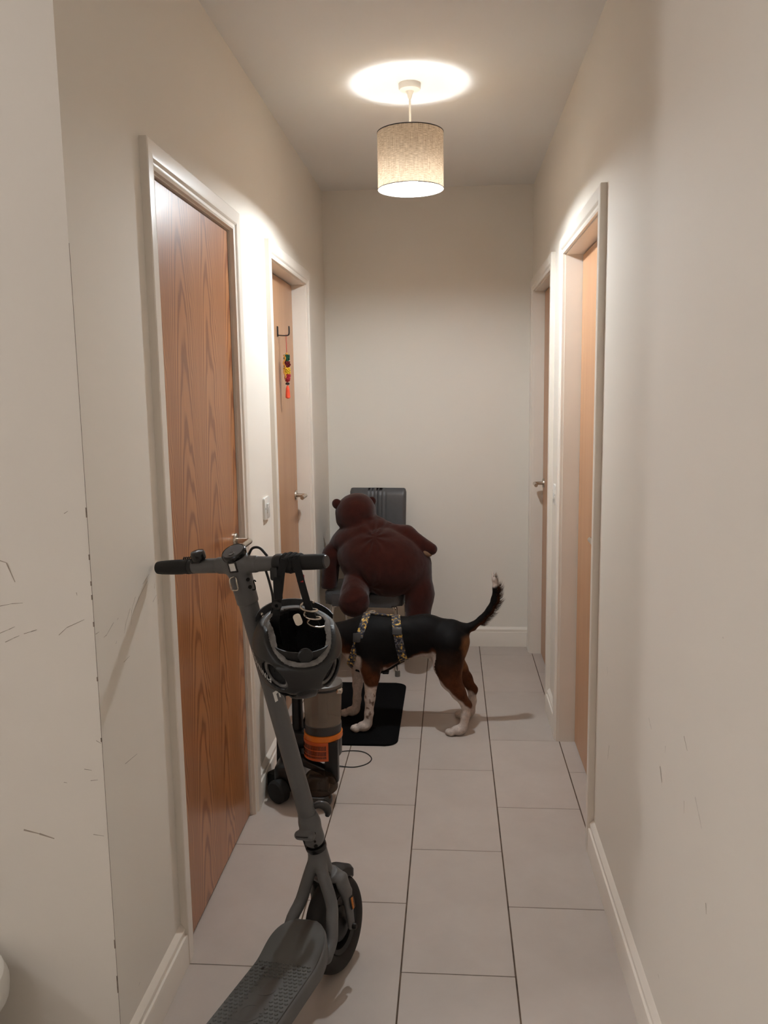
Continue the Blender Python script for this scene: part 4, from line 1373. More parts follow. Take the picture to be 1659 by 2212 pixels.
def pad_prof(y):
    wv = max(deck_w(y) - 0.0045, 0.003); z1 = deck_z(y) + 0.0008; z0 = deck_z(y) - 0.006
    return [(-wv, y, z0), (wv, y, z0), (wv, y, z1 - 0.001), (wv - 0.0015, y, z1), (-wv + 0.0015, y, z1), (-wv, y, z1 - 0.001)]
ysp = [-0.735, -0.6, -0.45, -0.35] + [-0.29 + 0.0085 * i for i in range(18)] + [-0.1375]
pad = spart('deck_pad', loft(ysp, pad_prof), 'deck', None, angle=50)
pad['label'] = 'worn grey rubber foot pad'
# raised crescent grips
b = BM()
rn = random.Random(2)
row = 0
y = -0.262
while y > -0.72:
    off = 0.0065 if row % 2 else 0.0
    for k in range(-6, 7):
        x = k * 0.0128 + off
        if abs(x) > 0.071: continue
        if abs(x) < 0.030 and y < -0.315: continue
        if y > -0.262 - 0.0 + 0.0 and abs(x) > 0.066: continue
        n_ = 6
        vs_o, vs_i, vs_t = [], [], []
        for i in range(n_ + 1):
            a = math.radians(190 + 160 * i / n_)
            vs_o.append(b.verts.new((x + 0.0056 * math.cos(a), y + 0.0056 * math.sin(a), deck_z(y) + 0.0005)))
            vs_t.append(b.verts.new((x + 0.0042 * math.cos(a), y + 0.0042 * math.sin(a), deck_z(y) + 0.0032)))
            vs_i.append(b.verts.new((x + 0.0022 * math.cos(a), y + 0.0006 + 0.0010 * math.sin(a), deck_z(y) + 0.0010)))
        for i in range(n_):
            b.faces.new((vs_o[i], vs_o[i + 1], vs_t[i + 1], vs_t[i])); b.faces.new((vs_t[i], vs_t[i + 1], vs_i[i + 1], vs_i[i]))
    y -= 0.0112; row += 1
o = spart('grip_bumps', b, 'deck', None, pad); o['kind'] = 'stuff'
# worn raised lettering in the middle of the pad
b = BM()
def ring(cx_, cy_, rx, ry, a0, a1, wd):
    pts = [(cx_ + rx * math.cos(math.radians(a0 + (a1 - a0) * i / 24)), cy_ + ry * math.sin(math.radians(a0 + (a1 - a0) * i / 24)), SQ['zd'] + 0.0006) for i in range(25)]
    sweep(b, pts, [(-wd, -0.001), (wd, -0.001), (wd * .7, 0.001), (-wd * .7, 0.001)], upref=(0, 0, 1))
ring(0.0, -0.425, 0.026, 0.026, 0, 358, 0.005)
ring(0.0, -0.352, 0.020, 0.016, -200, 60, 0.004)
o = spart('worn_lettering', b, 'deck', None, pad)
b = BM(); lathe(b, [(0, 0), (0.0055, 0), (0.004, 0.0012), (0, 0.0012)], 14, T(-0.046, -0.285, deck_z(-0.285) + 0.001)); spart('deck_screw', b, 'steel_dark', None, pad)
b = BM(); lathe(b, [(0, 0), (0.0055, 0), (0.004, 0.0012), (0, 0.0012)], 14, T(-0.046, -0.50, deck_z(-0.5) + 0.001)); spart('deck_screw', b, 'deck', None, pad)

# head tube and the two neck legs: one welded piece
def axp(s, yb=0.0, x=0.0):
    v = MA0 @ Vector((x, yb, s)); return (v.x, v.y, v.z)
def neck_f(p):
    d = sd_rc(p, axp(0.172), axp(0.226), 0.0262, 0.0255)
    for s in (-1, 1):
        pts = catmull([axp(0.218, -0.010, s * 0.003), axp(0.178, -0.036, s * 0.021), axp(0.125, -0.066, s * 0.043), (s * 0.056, -0.112, 0.200), (s * 0.062, -0.140, 0.168), (s * 0.064, -0.180, 0.152)], 3)
        c = None
        for u_, v_ in zip(pts[:-1], pts[1:]):
            e_ = sd_rc(p, u_, v_, 0.0155, 0.0155)
            c = e_ if c is None else np.minimum(c, e_)
        d = smin(d, c, 0.008)
    # flat ends of the head tube
    n_ = np.array(RAX.to_3x3() @ Vector((0, 0, 1)), np.float32); a = np.array(A_, np.float32)
    s_ = (p - a) @ n_
    d = smax(d, s_ - 0.240, 0.002)
    d = smax(d, np.where(np.abs(p[:, 0]) + np.abs(p[:, 1] - axp(0.15)[1]) < 0.05, 0.152 - s_, -1), 0.002)
    return d
sdf_obj('neck_frame', neck_f, (-0.09, -0.22, 0.10), (0.09, 0.03, 0.40), 0.0036, 'sc_grey', sc, angle=50)
b = BM(); lathe(b, [(0.0, 0.236), (0.0268, 0.236), (0.0275, 0.240), (0.0275, 0.246), (0.0262, 0.249), (0, 0.249)], 40); spart('headset_ring', b, 'vac_gloss', MA0)
b = BM(); lathe(b, [(0, 0), (0.006, 0), (0.006, 0.002), (0.003, 0.002), (0, 0.001)], 16, Matrix.Translation(axp(0.172, -0.014, 0.022)) @ RY(75)); spart('neck_bolt', b, 'steel_dark', None)

# folding joint
def joint_f(p):
    d = sd_rc(p, (0, 0, 0.27), (0, 0, 0.315), 0.0275, 0.0262)
    d = smin(d, sd_rc(p, (0, 0, 0.315), (0, 0, 0.352), 0.0262, 0.0232), 0.01)
    d = smin(d, sd_rc(p, (-0.020, -0.030, 0.298), (0.014, -0.030, 0.298), 0.0115, 0.0115), 0.008)
    d = smax(d, 0.2495 - p[:, 2], 0.002)
    d = smax(d, p[:, 2] - 0.345, 0.002)
    return d
sdf_obj('folding_joint', joint_f, (-0.045, -0.05, 0.24), (0.045, 0.04, 0.36), 0.0026, 'sc_grey', sc, xf=MA, angle=50)
b = BM(); tube(b, [(0.014, 0.012, 0.356), (0.030, 0.020, 0.358), (0.042, 0.026, 0.348), (0.044, 0.028, 0.332), (0.040, 0.026, 0.320)], 0.007, 14, rad=[0.007, 0.010, 0.0115, 0.010, 0.006], smooth_n=5); spart('folding_latch', b, 'sc_disp', MA)
for s_, a_, rr_ in ((0.300, -48, 0.0058), (0.276, -52, 0.003), (0.262, -54, 0.0050)):
    b = BM()
    a = math.radians(a_)
    lathe(b, [(0, 0), (rr_, 0), (rr_, 0.0016), (rr_ * .5, 0.0022), (0, 0.001)], 16, T(0.0272 * math.cos(a), 0.0272 * math.sin(a), s_) @ Matrix.Rotation(a, 4, 'Z') @ RY(90))
    spart('joint_bolt', b, 'steel_dark', MA)
b = BM(); sweep(b, [(-0.020, -0.0425, 0.303), (0.004, -0.0425, 0.304), (0.014, -0.041, 0.304)], [(-0.0008, -0.001), (0.0008, -0.001), (0.0008, 0.001), (-0.0008, 0.001)]); sweep(b, [(-0.016, -0.0245, 0.285), (-0.0135, -0.0255, 0.262), (-0.012, -0.0262, 0.250)], [(-0.001, -0.001), (0.001, -0.001), (0.001, 0.001), (-0.001, 0.001)])
o = spart('joint_seams', b, 'steel_dark', MA); o['kind'] = 'stuff'

# stem
b = BM(); lathe(b, [(0, 0.335), (0.0226, 0.335), (0.0226, 0.945), (0, 0.945)], 40); stem = spart('stem', b, 'sc_grey', MA)
def patch(a0, a1, s0, s1, sk=0.0, R=0.0229, n=6):
    R1 = []
    for i in range(n + 1):
        a = math.radians(a0 + (a1 - a0) * i / n); q = sk * i / n
        R1.append([b.verts.new((R * math.cos(a), R * math.sin(a), z)) for z in (s0 + q, s1 + q)])
    for u_, v_ in zip(R1[:-1], R1[1:]):
        b.faces.new((u_[0], v_[0], v_[1], u_[1]))
b = BM(); patch(-56, -37, 0.682, 0.707, 0.002); patch(-56, -26, 0.700, 0.7085, 0.003); patch(-26, -14, 0.704, 0.7115, -0.003); patch(-22, -12, 0.690, 0.7085, -0.002)
o = spart('stem_emblem', b, 'white_print', MA, stem); o['label'] = 'white angular emblem'
# upper sleeve, neck block and display
def top_f(p):
    d = sd_rc(p, (0, 0, 0.945), (0, 0, 1.055), 0.0255, 0.0275)
    d = smax(d, 0.938 - p[:, 2], 0.002)
    d = smin(d, sd_rc(p, (-0.048, 0, 1.0341), (0.048, 0, 1.0341), 0.0195, 0.0195), 0.014)
    d = smax(d, np.abs(p[:, 0]) - 0.058, 0.001)
    pn = np.array((0, -0.26, 0.966), np.float32)
    d = smax(d, (p - np.array((0, 0, 1.058), np.float32)) @ pn, 0.002)
    return d
sdf_obj('steering_block', top_f, (-0.07, -0.04, 0.93), (0.07, 0.04, 1.10), 0.0026, 'sc_grey', sc, xf=MA, angle=50)
DM = MA @ T(0, 0, 1.060) @ RX(15) @ Matrix.Diagonal((0.93, 0.93, 1, 1))
b = BM(); lathe(b, [(0, -0.002), (0.0305, -0.002), (0.0318, 0.002), (0.0315, 0.008), (0.029, 0.0105), (0.027, 0.0095), (0, 0.0095)], 40); disp = spart('display', b, 'vac_gloss', DM)
b = BM(); lathe(b, [(0, 0.0096), (0.0268, 0.0096), (0.0262, 0.0104), (0, 0.0108)], 40); spart('display_face', b, 'sc_disp', DM, disp)
b = BM(); lathe(b, [(0, 0.0), (0.0075, 0.0), (0.0065, 0.0018), (0, 0.0008)], 20, T(0.002, -0.012, 0.0106)); spart('power_button', b, 'sc_disp', DM, disp)
LM = MA @ Matrix.Rotation(math.radians(-62), 4, 'Z') @ RZ(0)
b = BM(); box(b, 0.0262, 0.0290, -0.0105, 0.0105, 1.026, 1.053, 0.001, 1); lab = spart('status_label', b, 'vac_gloss', MA @ Matrix.Rotation(math.radians(-78), 4, 'Z'))
b = BM(); box(b, 0.0288, 0.0294, -0.0068, 0.0068, 1.031, 1.049, 0.0, 1); o = spart('label_face', b, 'white_print', MA @ Matrix.Rotation(math.radians(-78), 4, 'Z'), lab)
# wire bag hook under the display
b = BM(); 
HK = MA @ Matrix.Rotation(math.radians(-86), 4, 'Z')
tube(b, [(0.024, 0.000, 1.016), (0.032, -0.008, 1.014), (0.036, -0.0092, 1.006), (0.037, -0.0092, 0.992), (0.036, -0.006, 0.987), (0.036, 0.006, 0.987), (0.037, 0.0092, 0.992), (0.036, 0.0092, 1.006), (0.032, 0.008, 1.014), (0.024, 0.000, 1.016)], 0.0016, 8, smooth_n=3); spart('bag_hook', b, 'chrome', HK)
for s_ in (1.001, 0.982):
    a = math.radians(-22)
    b = BM(); lathe(b, [(0, 0), (0.0046, 0), (0.0046, 0.0016), (0.0024, 0.0016), (0, 0.0006)], 16, T(0.0262 * math.cos(a), 0.0262 * math.sin(a), s_) @ Matrix.Rotation(a, 4, 'Z') @ RY(90)); spart('clamp_bolt', b, 'steel_dark', MA)
b = BM(); tube(b, [(0.025, -0.004, 0.972), (0.031, -0.002, 0.972), (0.033, -0.002, 0.980), (0.033, -0.002, 0.992), (0.036, -0.002, 0.995), (0.039, -0.002, 0.991)], 0.0016, 8, smooth_n=4); spart('side_hook', b, 'steel_dark', MA)
b = BM(); lathe(b, [(0, 0), (0.004, 0), (0.0045, 0.003), (0.003, 0.006), (0, 0.007)], 12, T(0.0225, 0.004, 0.905) @ RY(90)); spart('hook_screw', b, 'chrome', MA)
# handlebar
BX = T(0, 0, SQ['H']) @ RY(90)
b = BM(); lathe(b, [(0, -0.135), (0.0165, -0.135), (0.0170, -0.11), (0.0176, -0.055), (0.0176, 0.055), (0.0165, 0.085), (0.0160, 0.115), (0, 0.115)], 36, BX); spart('handlebar', b, 'sc_grey', MA)
b = BM(); lathe(b, [(0, -0.2358), (0.010, -0.2355), (0.0150, -0.232), (0.0162, -0.222), (0.0176, -0.19), (0.0178, -0.16), (0.0168, -0.150), (0.0180, -0.142), (0.0178, -0.136), (0, -0.135)], 32, BX); spart('grip', b, 'rubber', MA)
b = BM(); lathe(b, [(0, -0.1355), (0.0172, -0.1355), (0.0172, -0.124), (0, -0.124)], 32, BX); spart('grip_clamp', b, 'sc_black', MA)
b = BM(); lathe(b, [(0, 0.128), (0.0172, 0.128), (0.0174, 0.20), (0.0168, 0.228), (0.0155, 0.2325), (0, 0.2325)], 32, BX); spart('grip', b, 'rubber', MA)
b = BM(); lathe(b, [(0, 0.2325), (0.0145, 0.2325), (0.013, 0.2358), (0, 0.2362)], 32, BX); spart('grip_end_cap', b, 'sc_disp', MA)
b = BM(); lathe(b, [(0, 0.104), (0.0195, 0.104), (0.0215, 0.109), (0.0215, 0.120), (0.0195, 0.125), (0, 0.125)], 32, BX); th = spart('throttle', b, 'sc_black', MA)
b = BM(); prism(b, rrect(0.020, 0.030, 0.006, 4), 0, 0.012, T(0.113, -0.021, SQ['H'] - 0.016) @ RX(70), 0.003); spart('throttle_paddle', b, 'sc_black', MA, th)
# bell
bl = BM(); lathe(bl, [(0, 0), (0.0165, 0), (0.0175, 0.003), (0.0175, 0.014), (0.0155, 0.019), (0.009, 0.021), (0, 0.0215)], 28, T(-0.100, -0.004, SQ['H'] + 0.020)); bell = spart('bell', bl, 'vac_gloss', MA)
b = BM(); box(b, -0.115, -0.094, -0.012, 0.006, SQ['H'] + 0.010, SQ['H'] + 0.022, 0.002, 1); box(b, -0.121, -0.113, -0.014, -0.002, SQ['H'] + 0.011, SQ['H'] + 0.024, 0.002, 1); spart('bell_mount', b, 'sc_black', MA, bell)
b = BM(); tube(b, [(-0.114 - 0.0015 * i + 0.0, -0.014 + 0.0035 * math.cos(i * 1.57), SQ['H'] + 0.027 + 0.0035 * math.sin(i * 1.57)) for i in range(17)], 0.0013, 6); spart('bell_spring', b, 'sc_black', MA, bell)
# brake / throttle cable
b = BM(); tube(b, [(0.072, 0.0, SQ['H'] - 0.012), (0.075, -0.002, 0.99), (0.073, -0.002, 0.95), (0.060, 0.0, 0.915), (0.042, 0.006, 0.890), (0.022, 0.012, 0.872)], 0.0030, 10, smooth_n=6); spart('brake_cable', b, 'cable', MA)
b = BM(); tube(b, [(0.020, 0.020, SQ['H'] + 0.012), (0.036, 0.022, SQ['H'] + 0.030), (0.056, 0.022, SQ['H'] + 0.030), (0.075, 0.016, SQ['H'] + 0.012)], 0.0030, 10, smooth_n=5); spart('display_cable', b, 'cable', MA)

# fork, wheel and mudguard (steered)
def fork_f(p):
    q = p.copy()
    d = sd_rc(p, (0, axp(0.10)[1], axp(0.14)[2] + 0.004), (0, axp(0.13)[1], axp(0.14)[2] + 0.010), 0.026, 0.026)
    for s in (-1, 1):
        qq = p * f32((1, 0.62, 1))
        pts = [((s * 0.010, -0.004, 0.262), 0.0185), ((s * 0.034, 0.000, 0.247), 0.0165), ((s * 0.0475, 0.002, 0.212), 0.0125), ((s * 0.0505, 0.001, 0.165), 0.0092), ((s * 0.0515, 0.0, 0.1224), 0.0082)]
        c = None
        for (u_, r1_), (v_, r2_) in zip(pts[:-1], pts[1:]):
            e_ = sd_rc(qq, (u_[0], u_[1] * .62, u_[2]), (v_[0], v_[1] * .62, v_[2]), r1_, r2_)
            c = e_ if c is None else smin(c, e_, 0.004)
        d = smin(d, c, 0.010)
    d = smax(d, np.abs(p[:, 0]) - 0.057, 0.004)
    # clear the tyre
    rr = np.sqrt((p[:, 1]) ** 2 + (p[:, 2] - RW) ** 2)
    ty = np.maximum(rr - 0.130, np.abs(p[:, 0]) - 0.034)
    d = smax(d, -ty, 0.006)
    n_ = np.array(RAX.to_3x3() @ Vector((0, 0, 1)), np.float32); a = np.array(A_, np.float32)
    d = smax(d, ((p - a) @ n_) - 0.150, 0.001)
    return d
sdf_obj('fork', fork_f, (-0.07, -0.06, 0.10), (0.07, 0.06, 0.29), 0.003, 'sc_grey', sc, xf=MW, angle=50)
def wheel(name, cy_, xf, front=True):
    WM = xf @ T(0, cy_, RW) @ RY(90)
    b = BM()
    pr = []
    for i in range(25):
        a = 2 * PI * i / 24
        ca_, sa_ = math.cos(a), math.sin(a)
        pr.append((0.0960 + 0.0264 * (abs(ca_) ** 0.8) * (1 if ca_ > 0 else -1), 0.0290 * (abs(sa_) ** 0.75) * (1 if sa_ > 0 else -1)))
    lathe(b, pr, 72)
    tyre = spart('tyre', b, 'tyre', WM)
    b = BM(); lathe(b, [(0.062, -0.020), (0.074, -0.024), (0.0765, -0.020), (0.0765, 0.020), (0.074, 0.024), (0.062, 0.020), (0.060, 0.010), (0.060, -0.010), (0.062, -0.020)], 56); spart('rim', b, 'sc_black', WM, tyre)
    b = BM(); lathe(b, [(0, -0.036), (0.014, -0.036), (0.034, -0.026), (0.044, -0.018), (0.044, 0.018), (0.034, 0.026), (0.014, 0.036), (0, 0.036)], 40); spart('hub', b, 'sc_black', WM, tyre)
    for k in range(5):
        b = BM(); box(b, 0.040, 0.064, -0.009, 0.009, -0.010, 0.010, 0.003, 1); b.transform(RZ(72 * k + 20)); spart('spoke', b, 'sc_black', WM, tyre)
    b = BM(); lathe(b, [(0, 0), (0.0032, 0), (0.0032, 0.012), (0, 0.013)], 10, T(0.054 * math.cos(2.5), 0.054 * math.sin(2.5), 0.018)); spart('valve', b, 'chrome', WM, tyre)
    return tyre
wheel('front', 0.0, MW)
wheel('rear', -0.86, Matrix.Identity(4))
for s in (-1, 1):
    b = BM()
    lathe(b, [(0, 0), (0.008, 0), (0.008, 0.006), (0.005, 0.010), (0, 0.010)], 16, T(s * 0.056, 0, RW) @ RY(90 * s))
    spart('axle_nut', b, 'steel_dark', MW)
for s in (-1, 1):
    b = BM(); box(b, -0.0025, 0.0025, -0.0085, 0.0085, -0.017, 0.017, 0.002, 1); b.transform(T(s * 0.0590, 0.004, 0.186) @ RY(-s * 4)); ho = spart('reflector_housing', b, 'vac_gloss', MW)
    b = BM(); box(b, -0.001, 0.001, -0.0065, 0.0005, -0.0145, 0.0145, 0.0, 1); b.transform(T(s * 0.0618, 0.004, 0.186) @ RY(-s * 4)); o = spart('reflector', b, 'amber', MW, ho); o['label'] = 'amber side reflector'
    b = BM(); box(b, -0.001, 0.001, 0.0005, 0.0065, -0.0145, 0.0145, 0.0, 1); b.transform(T(s * 0.0618, 0.004, 0.186) @ RY(-s * 4)); spart('reflector', b, 'amber_dark', MW, ho)
def guard(a0, a1, r_, hw, cy_, th=0.003, n=24):
    bm = BM(); R = []
    prof = [(-hw, -0.020), (-hw * 0.85, -0.002), (-hw * .45, 0.007), (hw * .45, 0.007), (hw * 0.85, -0.002), (hw, -0.020)]
    prof = prof + [(x * 0.92, z - th) for x, z in prof[::-1]]
    for i in range(n + 1):
        a = math.radians(a0 + (a1 - a0) * i / n)
        tp_ = min(1, 0.55 + 0.45 * math.sin(PI * min(1, (min(i, n - i) / n) * 4) / 2))
        R.append([bm.verts.new((x * tp_, cy_ + (r_ + z) * math.cos(a), RW + (r_ + z) * math.sin(a))) for x, z in prof])
    m = len(prof)
    for A, Bq in zip(R[:-1], R[1:]):
        for j in range(m):
            bm.faces.new((A[j], A[(j + 1) % m], Bq[(j + 1) % m], Bq[j]))
    bm.faces.new(R[0][::-1]); bm.faces.new(R[-1])
    return bm
spart('mudguard', guard(42, 104, 0.141, 0.034, 0.0), 'sc_black', MW)
spart('mudguard', guard(62, 175, 0.136, 0.036, -0.86), 'sc_black', None)
for s in (-1, 1):
    b = BM()
    tube(b, [(s * 0.045, -0.76, 0.150), (s * 0.050, -0.80, 0.140), (s * 0.052, -0.86, RW)], 0.011, 12, smooth_n=4)
    spart('rear_dropout', b, 'sc_grey', None)

# ================================================================== BICYCLE HELMET hanging upside down from the right grip
HC = (-0.212, -0.190, 0.944)
HM = T(*HC) @ RZ(17) @ RX(9) @ RY(2)
HI = HM.inverted()
hel = thing('bicycle_helmet', 'black bicycle helmet with grey foam hanging upside down from the handlebar', 'helmet', mat=HM)
def h_outer(p):
    d = sd_ell(p, (0, 0.002, 0.0), (0.1010, 0.130, 0.094))
    d = smin(d, sd_ell(p, (0, -0.055, -0.032), (0.075, 0.075, 0.056)), 0.03)
    return d
def h_rim(p, extra=0.0):
    y = p[:, 1]
    z = 0.046 - 0.040 * np.exp(-((y + 0.135) / 0.060) ** 2) + 0.010 * np.exp(-((y + 0.02) / 0.04) ** 2) + 0.010 * np.clip(y / 0.13, 0, 1)
    return p[:, 2] - (z + extra)
VENTS = [  # centre, radii, rotation about Y / Z
    ((-0.062, -0.100, -0.020), (0.038, 0.05, 0.0185), 26, -28), ((0.066, -0.098, -0.020), (0.036, 0.05, 0.0175), -26, 28),
    ((-0.040, -0.085, -0.066), (0.030, 0.05, 0.013), -20, 10), ((0.044, -0.085, -0.062), (0.014, 0.05, 0.020), -12, 0),
    ((-0.098, 0.01, -0.030), (0.05, 0.045, 0.012), 0, 0), ((0.098, 0.01, -0.030), (0.05, 0.045, 0.012), 0, 0),
    ((-0.035, 0.0, -0.115), (0.010, 0.05, 0.05), 0, 0), ((0.035, 0.0, -0.115), (0.010, 0.05, 0.05), 0, 0),
    ((-0.045, 0.105, -0.045), (0.014, 0.06, 0.03), 0, 0), ((0.045, 0.105, -0.045), (0.014, 0.06, 0.03), 0, 0)]
VR = [np.array((Matrix.Rotation(math.radians(rz), 3, 'Z') @ Matrix.Rotation(math.radians(ry), 3, 'Y'))) for _, _, ry, rz in VENTS]
def vents(p, g=1.0):
    d = np.full(len(p), 1.0, np.float32)
    for (c, r, ry, rz), R in zip(VENTS, VR):
        d = np.minimum(d, sd_ell(p, c, [q * g for q in r], R))
    return d
def groove(p):
    # moulded grooves of the rear shell
    x, y, z = p[:, 0], p[:, 1], p[:, 2]
    arch = np.abs(np.sqrt((x - 0.012) ** 2 + ((z + 0.086) * 1.0) ** 2) - 0.040)
    g = 0.0035 * np.exp(-(arch / 0.0045) ** 2) * (y < -0.02)
    ln = np.abs(z - 0.012 + 0.12 * np.abs(x + 0.0))
    g = g + 0.002 * np.exp(-(ln / 0.003) ** 2) * (np.abs(x) > 0.035) * (y < 0.0)
    return g
def shell_f(p):
    o_ = h_outer(p)
    d = np.maximum(o_ + groove(p), -(o_ + 0.009))
    d = smax(d, h_rim(p, 0.006 * 0 + 0.012 * 0), 0.002)
    return smax(d, -vents(p), 0.005)
def foam_f(p):
    o_ = h_outer(p)
    d = np.maximum(o_ + 0.0075, -(o_ + 0.0150))
    d = smax(d, h_rim(p, 0.004) + 0.003 * (vnoise(p, 60.0) - 0.5), 0.003)
    return smax(d, -vents(p, 0.80), 0.004)
def liner_f(p):
    o_ = h_outer(p)
    st = np.minimum(np.abs(np.abs(p[:, 0]) - 0.024) - 0.013, np.abs(p[:, 2] - 0.006) - 0.013)
    t_ = np.where(st < 0, 0.0235, 0.0195)
    d = np.maximum(o_ + 0.0152, -(o_ + t_))
    return smax(d, h_rim(p, -0.006), 0.003)
sdf_obj('shell', shell_f, (-0.115, -0.150, -0.130), (0.115, 0.150, 0.075), 0.0032, 'helmet', hel, angle=45)
o = sdf_obj('foam_liner', foam_f, (-0.110, -0.140, -0.120), (0.110, 0.140, 0.075), 0.0034, 'foam', hel, angle=45); o['label'] = 'grey foam liner'
sdf_obj('padding', liner_f, (-0.10, -0.13, -0.11), (0.10, 0.13, 0.06), 0.0034, 'pad', hel, angle=45)
# visor at the front
b = BM()
R = []
for i in range(21):
    a = math.radians(28 + 124 * i / 20)
    k = max(0.0, math.sin((a - math.radians(28)) / math.radians(124) * PI)) ** 0.5
    c0 = Vector((0.100 * math.cos(a), 0.132 * math.sin(a) + 0.001, 0.035))
    c1 = Vector((0.101 * math.cos(a), 0.136 * math.sin(a) + 0.006 * k, 0.046 + 0.010 * k))
    R.append([b.verts.new(c0), b.verts.new(c1), b.verts.new(c1 * 1.0 + Vector((math.cos(a) * .002, math.sin(a) * .003, 0))), b.verts.new(c0 + Vector((math.cos(a) * .003, math.sin(a) * .003, 0)))])
for u_, v_ in zip(R[:-1], R[1:]):
    for j in range(4):
        b.faces.new((u_[j], u_[(j + 1) % 4], v_[(j + 1) % 4], v_[j]))
b.faces.new(R[0][::-1]); b.faces.new(R[-1])
obj('visor', b, 'helmet', hel)
# rear cradle and adjusting dial
b = BM(); sweep(b, catmull([(-0.070, -0.050, 0.026), (-0.050, -0.086, 0.026), (-0.02, -0.102, 0.024), (0.02, -0.102, 0.024), (0.050, -0.086, 0.026), (0.070, -0.050, 0.026)], 6), [(-0.0015, -0.010), (0.0015, -0.010), (0.0015, 0.010), (-0.0015, 0.010)], upref=(0, 0, 1)); cr = obj('cradle', b, 'sc_black', hel)
b = BM(); lathe(b, [(0, 0), (0.0155, 0), (0.0165, 0.002), (0.0165, 0.008), (0.0145, 0.010), (0, 0.0105)], 32, T(0.004, -0.101, 0.026) @ RX(80)); obj('adjusting_dial', b, 'helmet', cr)
# straps
def hpath(pts): return [HI @ Vector(p) for p in pts]
def strap(name, pts, wd, up=(0, -1, 0.2), mat='strap'):
    b = BM()
    upl = (HI.to_3x3() @ Vector(up)).normalized()
    sweep(b, catmull(hpath(pts), 6), [(-wd / 2, -0.0012), (wd / 2, -0.0012), (wd / 2, 0.0012), (-wd / 2, 0.0012)], upref=upl)
    return obj(name, b, mat, hel)
BT = Vector((-0.3525, -0.1514, 1.1231)); BD = Vector((0.932, -0.3466, 0.1054))
def bar(x): return BT + BD * x
pL, pR = bar(0.138), bar(0.172)
strap('chin_strap', [(-0.262, -0.150, 0.935), (-0.262, -0.180, 0.985), (-0.252, -0.212, 1.030), (-0.243, -0.222, 1.075), tuple(pL + Vector((-0.012, -0.022, -0.012))), tuple(pL + Vector((-0.004, -0.022, 0.012)))], 0.017)
strap('chin_strap', [(-0.160, -0.150, 0.935), (-0.166, -0.185, 0.985), (-0.176, -0.215, 1.030), (-0.186, -0.225, 1.075), tuple(pR + Vector((-0.006, -0.021, -0.008))), tuple(pR + Vector((-0.012, -0.020, 0.014)))], 0.016)
# webbing bunched round the grip
for i, (xx, rr_) in enumerate(((0.134, 0.0212), (0.143, 0.0222), (0.152, 0.0215), (0.163, 0.0205))):
    b = BM()
    lathe(b, [(rr_ - 0.003, -0.0055), (rr_, -0.005), (rr_ + 0.0012, 0.0), (rr_, 0.005), (rr_ - 0.003, 0.0055), (rr_ - 0.003, -0.0055)], 28, RX(6 * (i - 1)) )
    for v in b.verts:
        v.co.x *= 1 + 0.08 * math.sin(5 * math.atan2(v.co.y, v.co.x) + i); v.co.y *= 1 + 0.06 * math.cos(4 * math.atan2(v.co.y, v.co.x) + i)
    q = BD.to_track_quat('Z', 'Y').to_matrix().to_4x4()
    obj('strap_wrap', b, 'strap', hel, True, 38, HI @ Matrix.Translation(bar(xx)) @ q)
b = BM(); box(b, -0.010, 0.010, -0.004, 0.004, -0.026, 0.026, 0.003, 1)
obj('strap_keeper', b, 'strap', hel, True, 38, HI @ Matrix.Translation(Vector((-0.245, -0.224, 1.085))))
b = BM(); lathe(b, [(0.004, -0.003), (0.0095, -0.003), (0.011, 0), (0.0095, 0.003), (0.004, 0.003), (0.004, -0.003)], 20); obj('strap_slider', b, 'sc_black', hel, True, 38, HI @ Matrix.Translation((-0.249, -0.222, 1.046)) @ RX(90))
b = BM(); box(b, -0.008, 0.008, -0.004, 0.004, -0.009, 0.009, 0.002, 1); obj('buckle', b, 'red', hel, True, 38, HI @ Matrix.Translation((-0.193, -0.226, 1.108)))
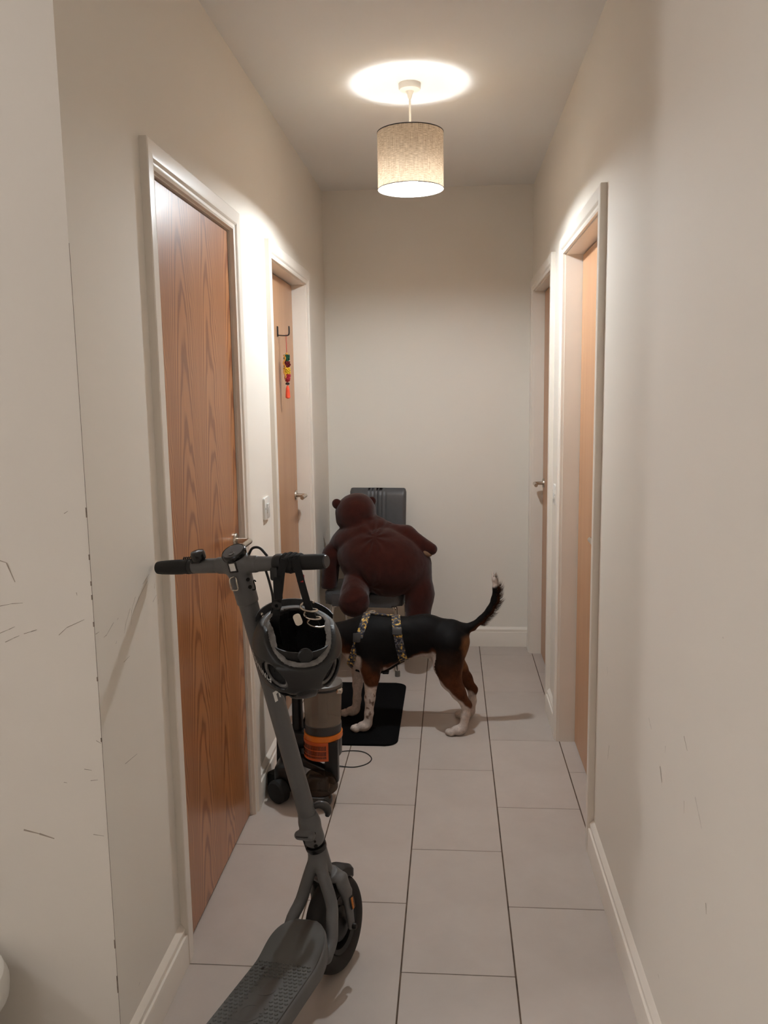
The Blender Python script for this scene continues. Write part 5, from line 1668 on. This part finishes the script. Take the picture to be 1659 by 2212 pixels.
# spiral metal clip on the right strap
b = BM()
cpts = []
for i in range(61):
    a = i / 60 * 3 * 2 * PI
    base = Vector((-0.182, -0.226, 1.055)).lerp(Vector((-0.163, -0.205, 0.995)), i / 60)
    cpts.append(HI @ (base + Vector((0.0165 * math.cos(a), 0.009 * math.sin(a) - 0.002, 0.004 * math.sin(a)))))
tube(b, cpts, 0.0023, 8); o = obj('spiral_clip', b, 'chrome', hel); o['label'] = 'silver spiral clip'
b = BM(); prism(b, rrect(0.018, 0.026, 0.007, 4), -0.001, 0.001, HI @ Matrix.Translation((-0.200, -0.236, 1.018)) @ RZ(-10) @ RX(80) @ RZ(25)); o = obj('metal_tag', b, 'chrome', hel); o['label'] = 'small metal tag'
# lettering along the side of the shell, upside down like the helmet
cu = bpy.data.curves.new('lettering', 'FONT'); cu.body = 'PINNACLE'; cu.size = 0.019; cu.space_character = 1.12; cu.resolution_u = 4
to = bpy.data.objects.new('lettering_tmp', cu); COL.objects.link(to)
dg = bpy.context.evaluated_depsgraph_get()
tm = bpy.data.meshes.new_from_object(to.evaluated_get(dg))
bpy.data.objects.remove(to); bpy.data.curves.remove(cu)
bm = BM(); bm.from_mesh(tm); bpy.data.meshes.remove(tm)
bmesh.ops.triangulate(bm, faces=bm.faces); bmesh.ops.subdivide_edges(bm, edges=bm.edges, cuts=1)
P_ = np.array([v.co for v in bm.verts])
ph = np.radians(-126) - P_[:, 0] / 0.112
zz = -0.024 + P_[:, 0] * 0.26 - P_[:, 1] * 0.95
dirs = np.stack([np.cos(ph) * 0.9, np.sin(ph), zz * 0 ], 1)
dirs /= np.linalg.norm(dirs, axis=1)[:, None]
out = []
for d_, z_ in zip(dirs, zz):
    out.append((0, 0, z_))
C0 = np.array(out)
t_lo, t_hi = np.zeros(len(C0)), np.full(len(C0), 0.2)
for _ in range(24):
    m_ = (t_lo + t_hi) / 2
    dd = h_outer(f32(C0 + dirs * m_[:, None])) - 0.0007
    t_hi = np.where(dd > 0, m_, t_hi); t_lo = np.where(dd > 0, t_lo, m_)
Q_ = C0 + dirs * t_hi[:, None]
for v, q in zip(bm.verts, Q_): v.co = q
o = obj('side_lettering', bm, 'white_print', hel, False); o['label'] = 'white capital lettering'

# tidy helper properties
for o in bpy.data.objects:
    if '_loc' in o:
        del o['_loc']
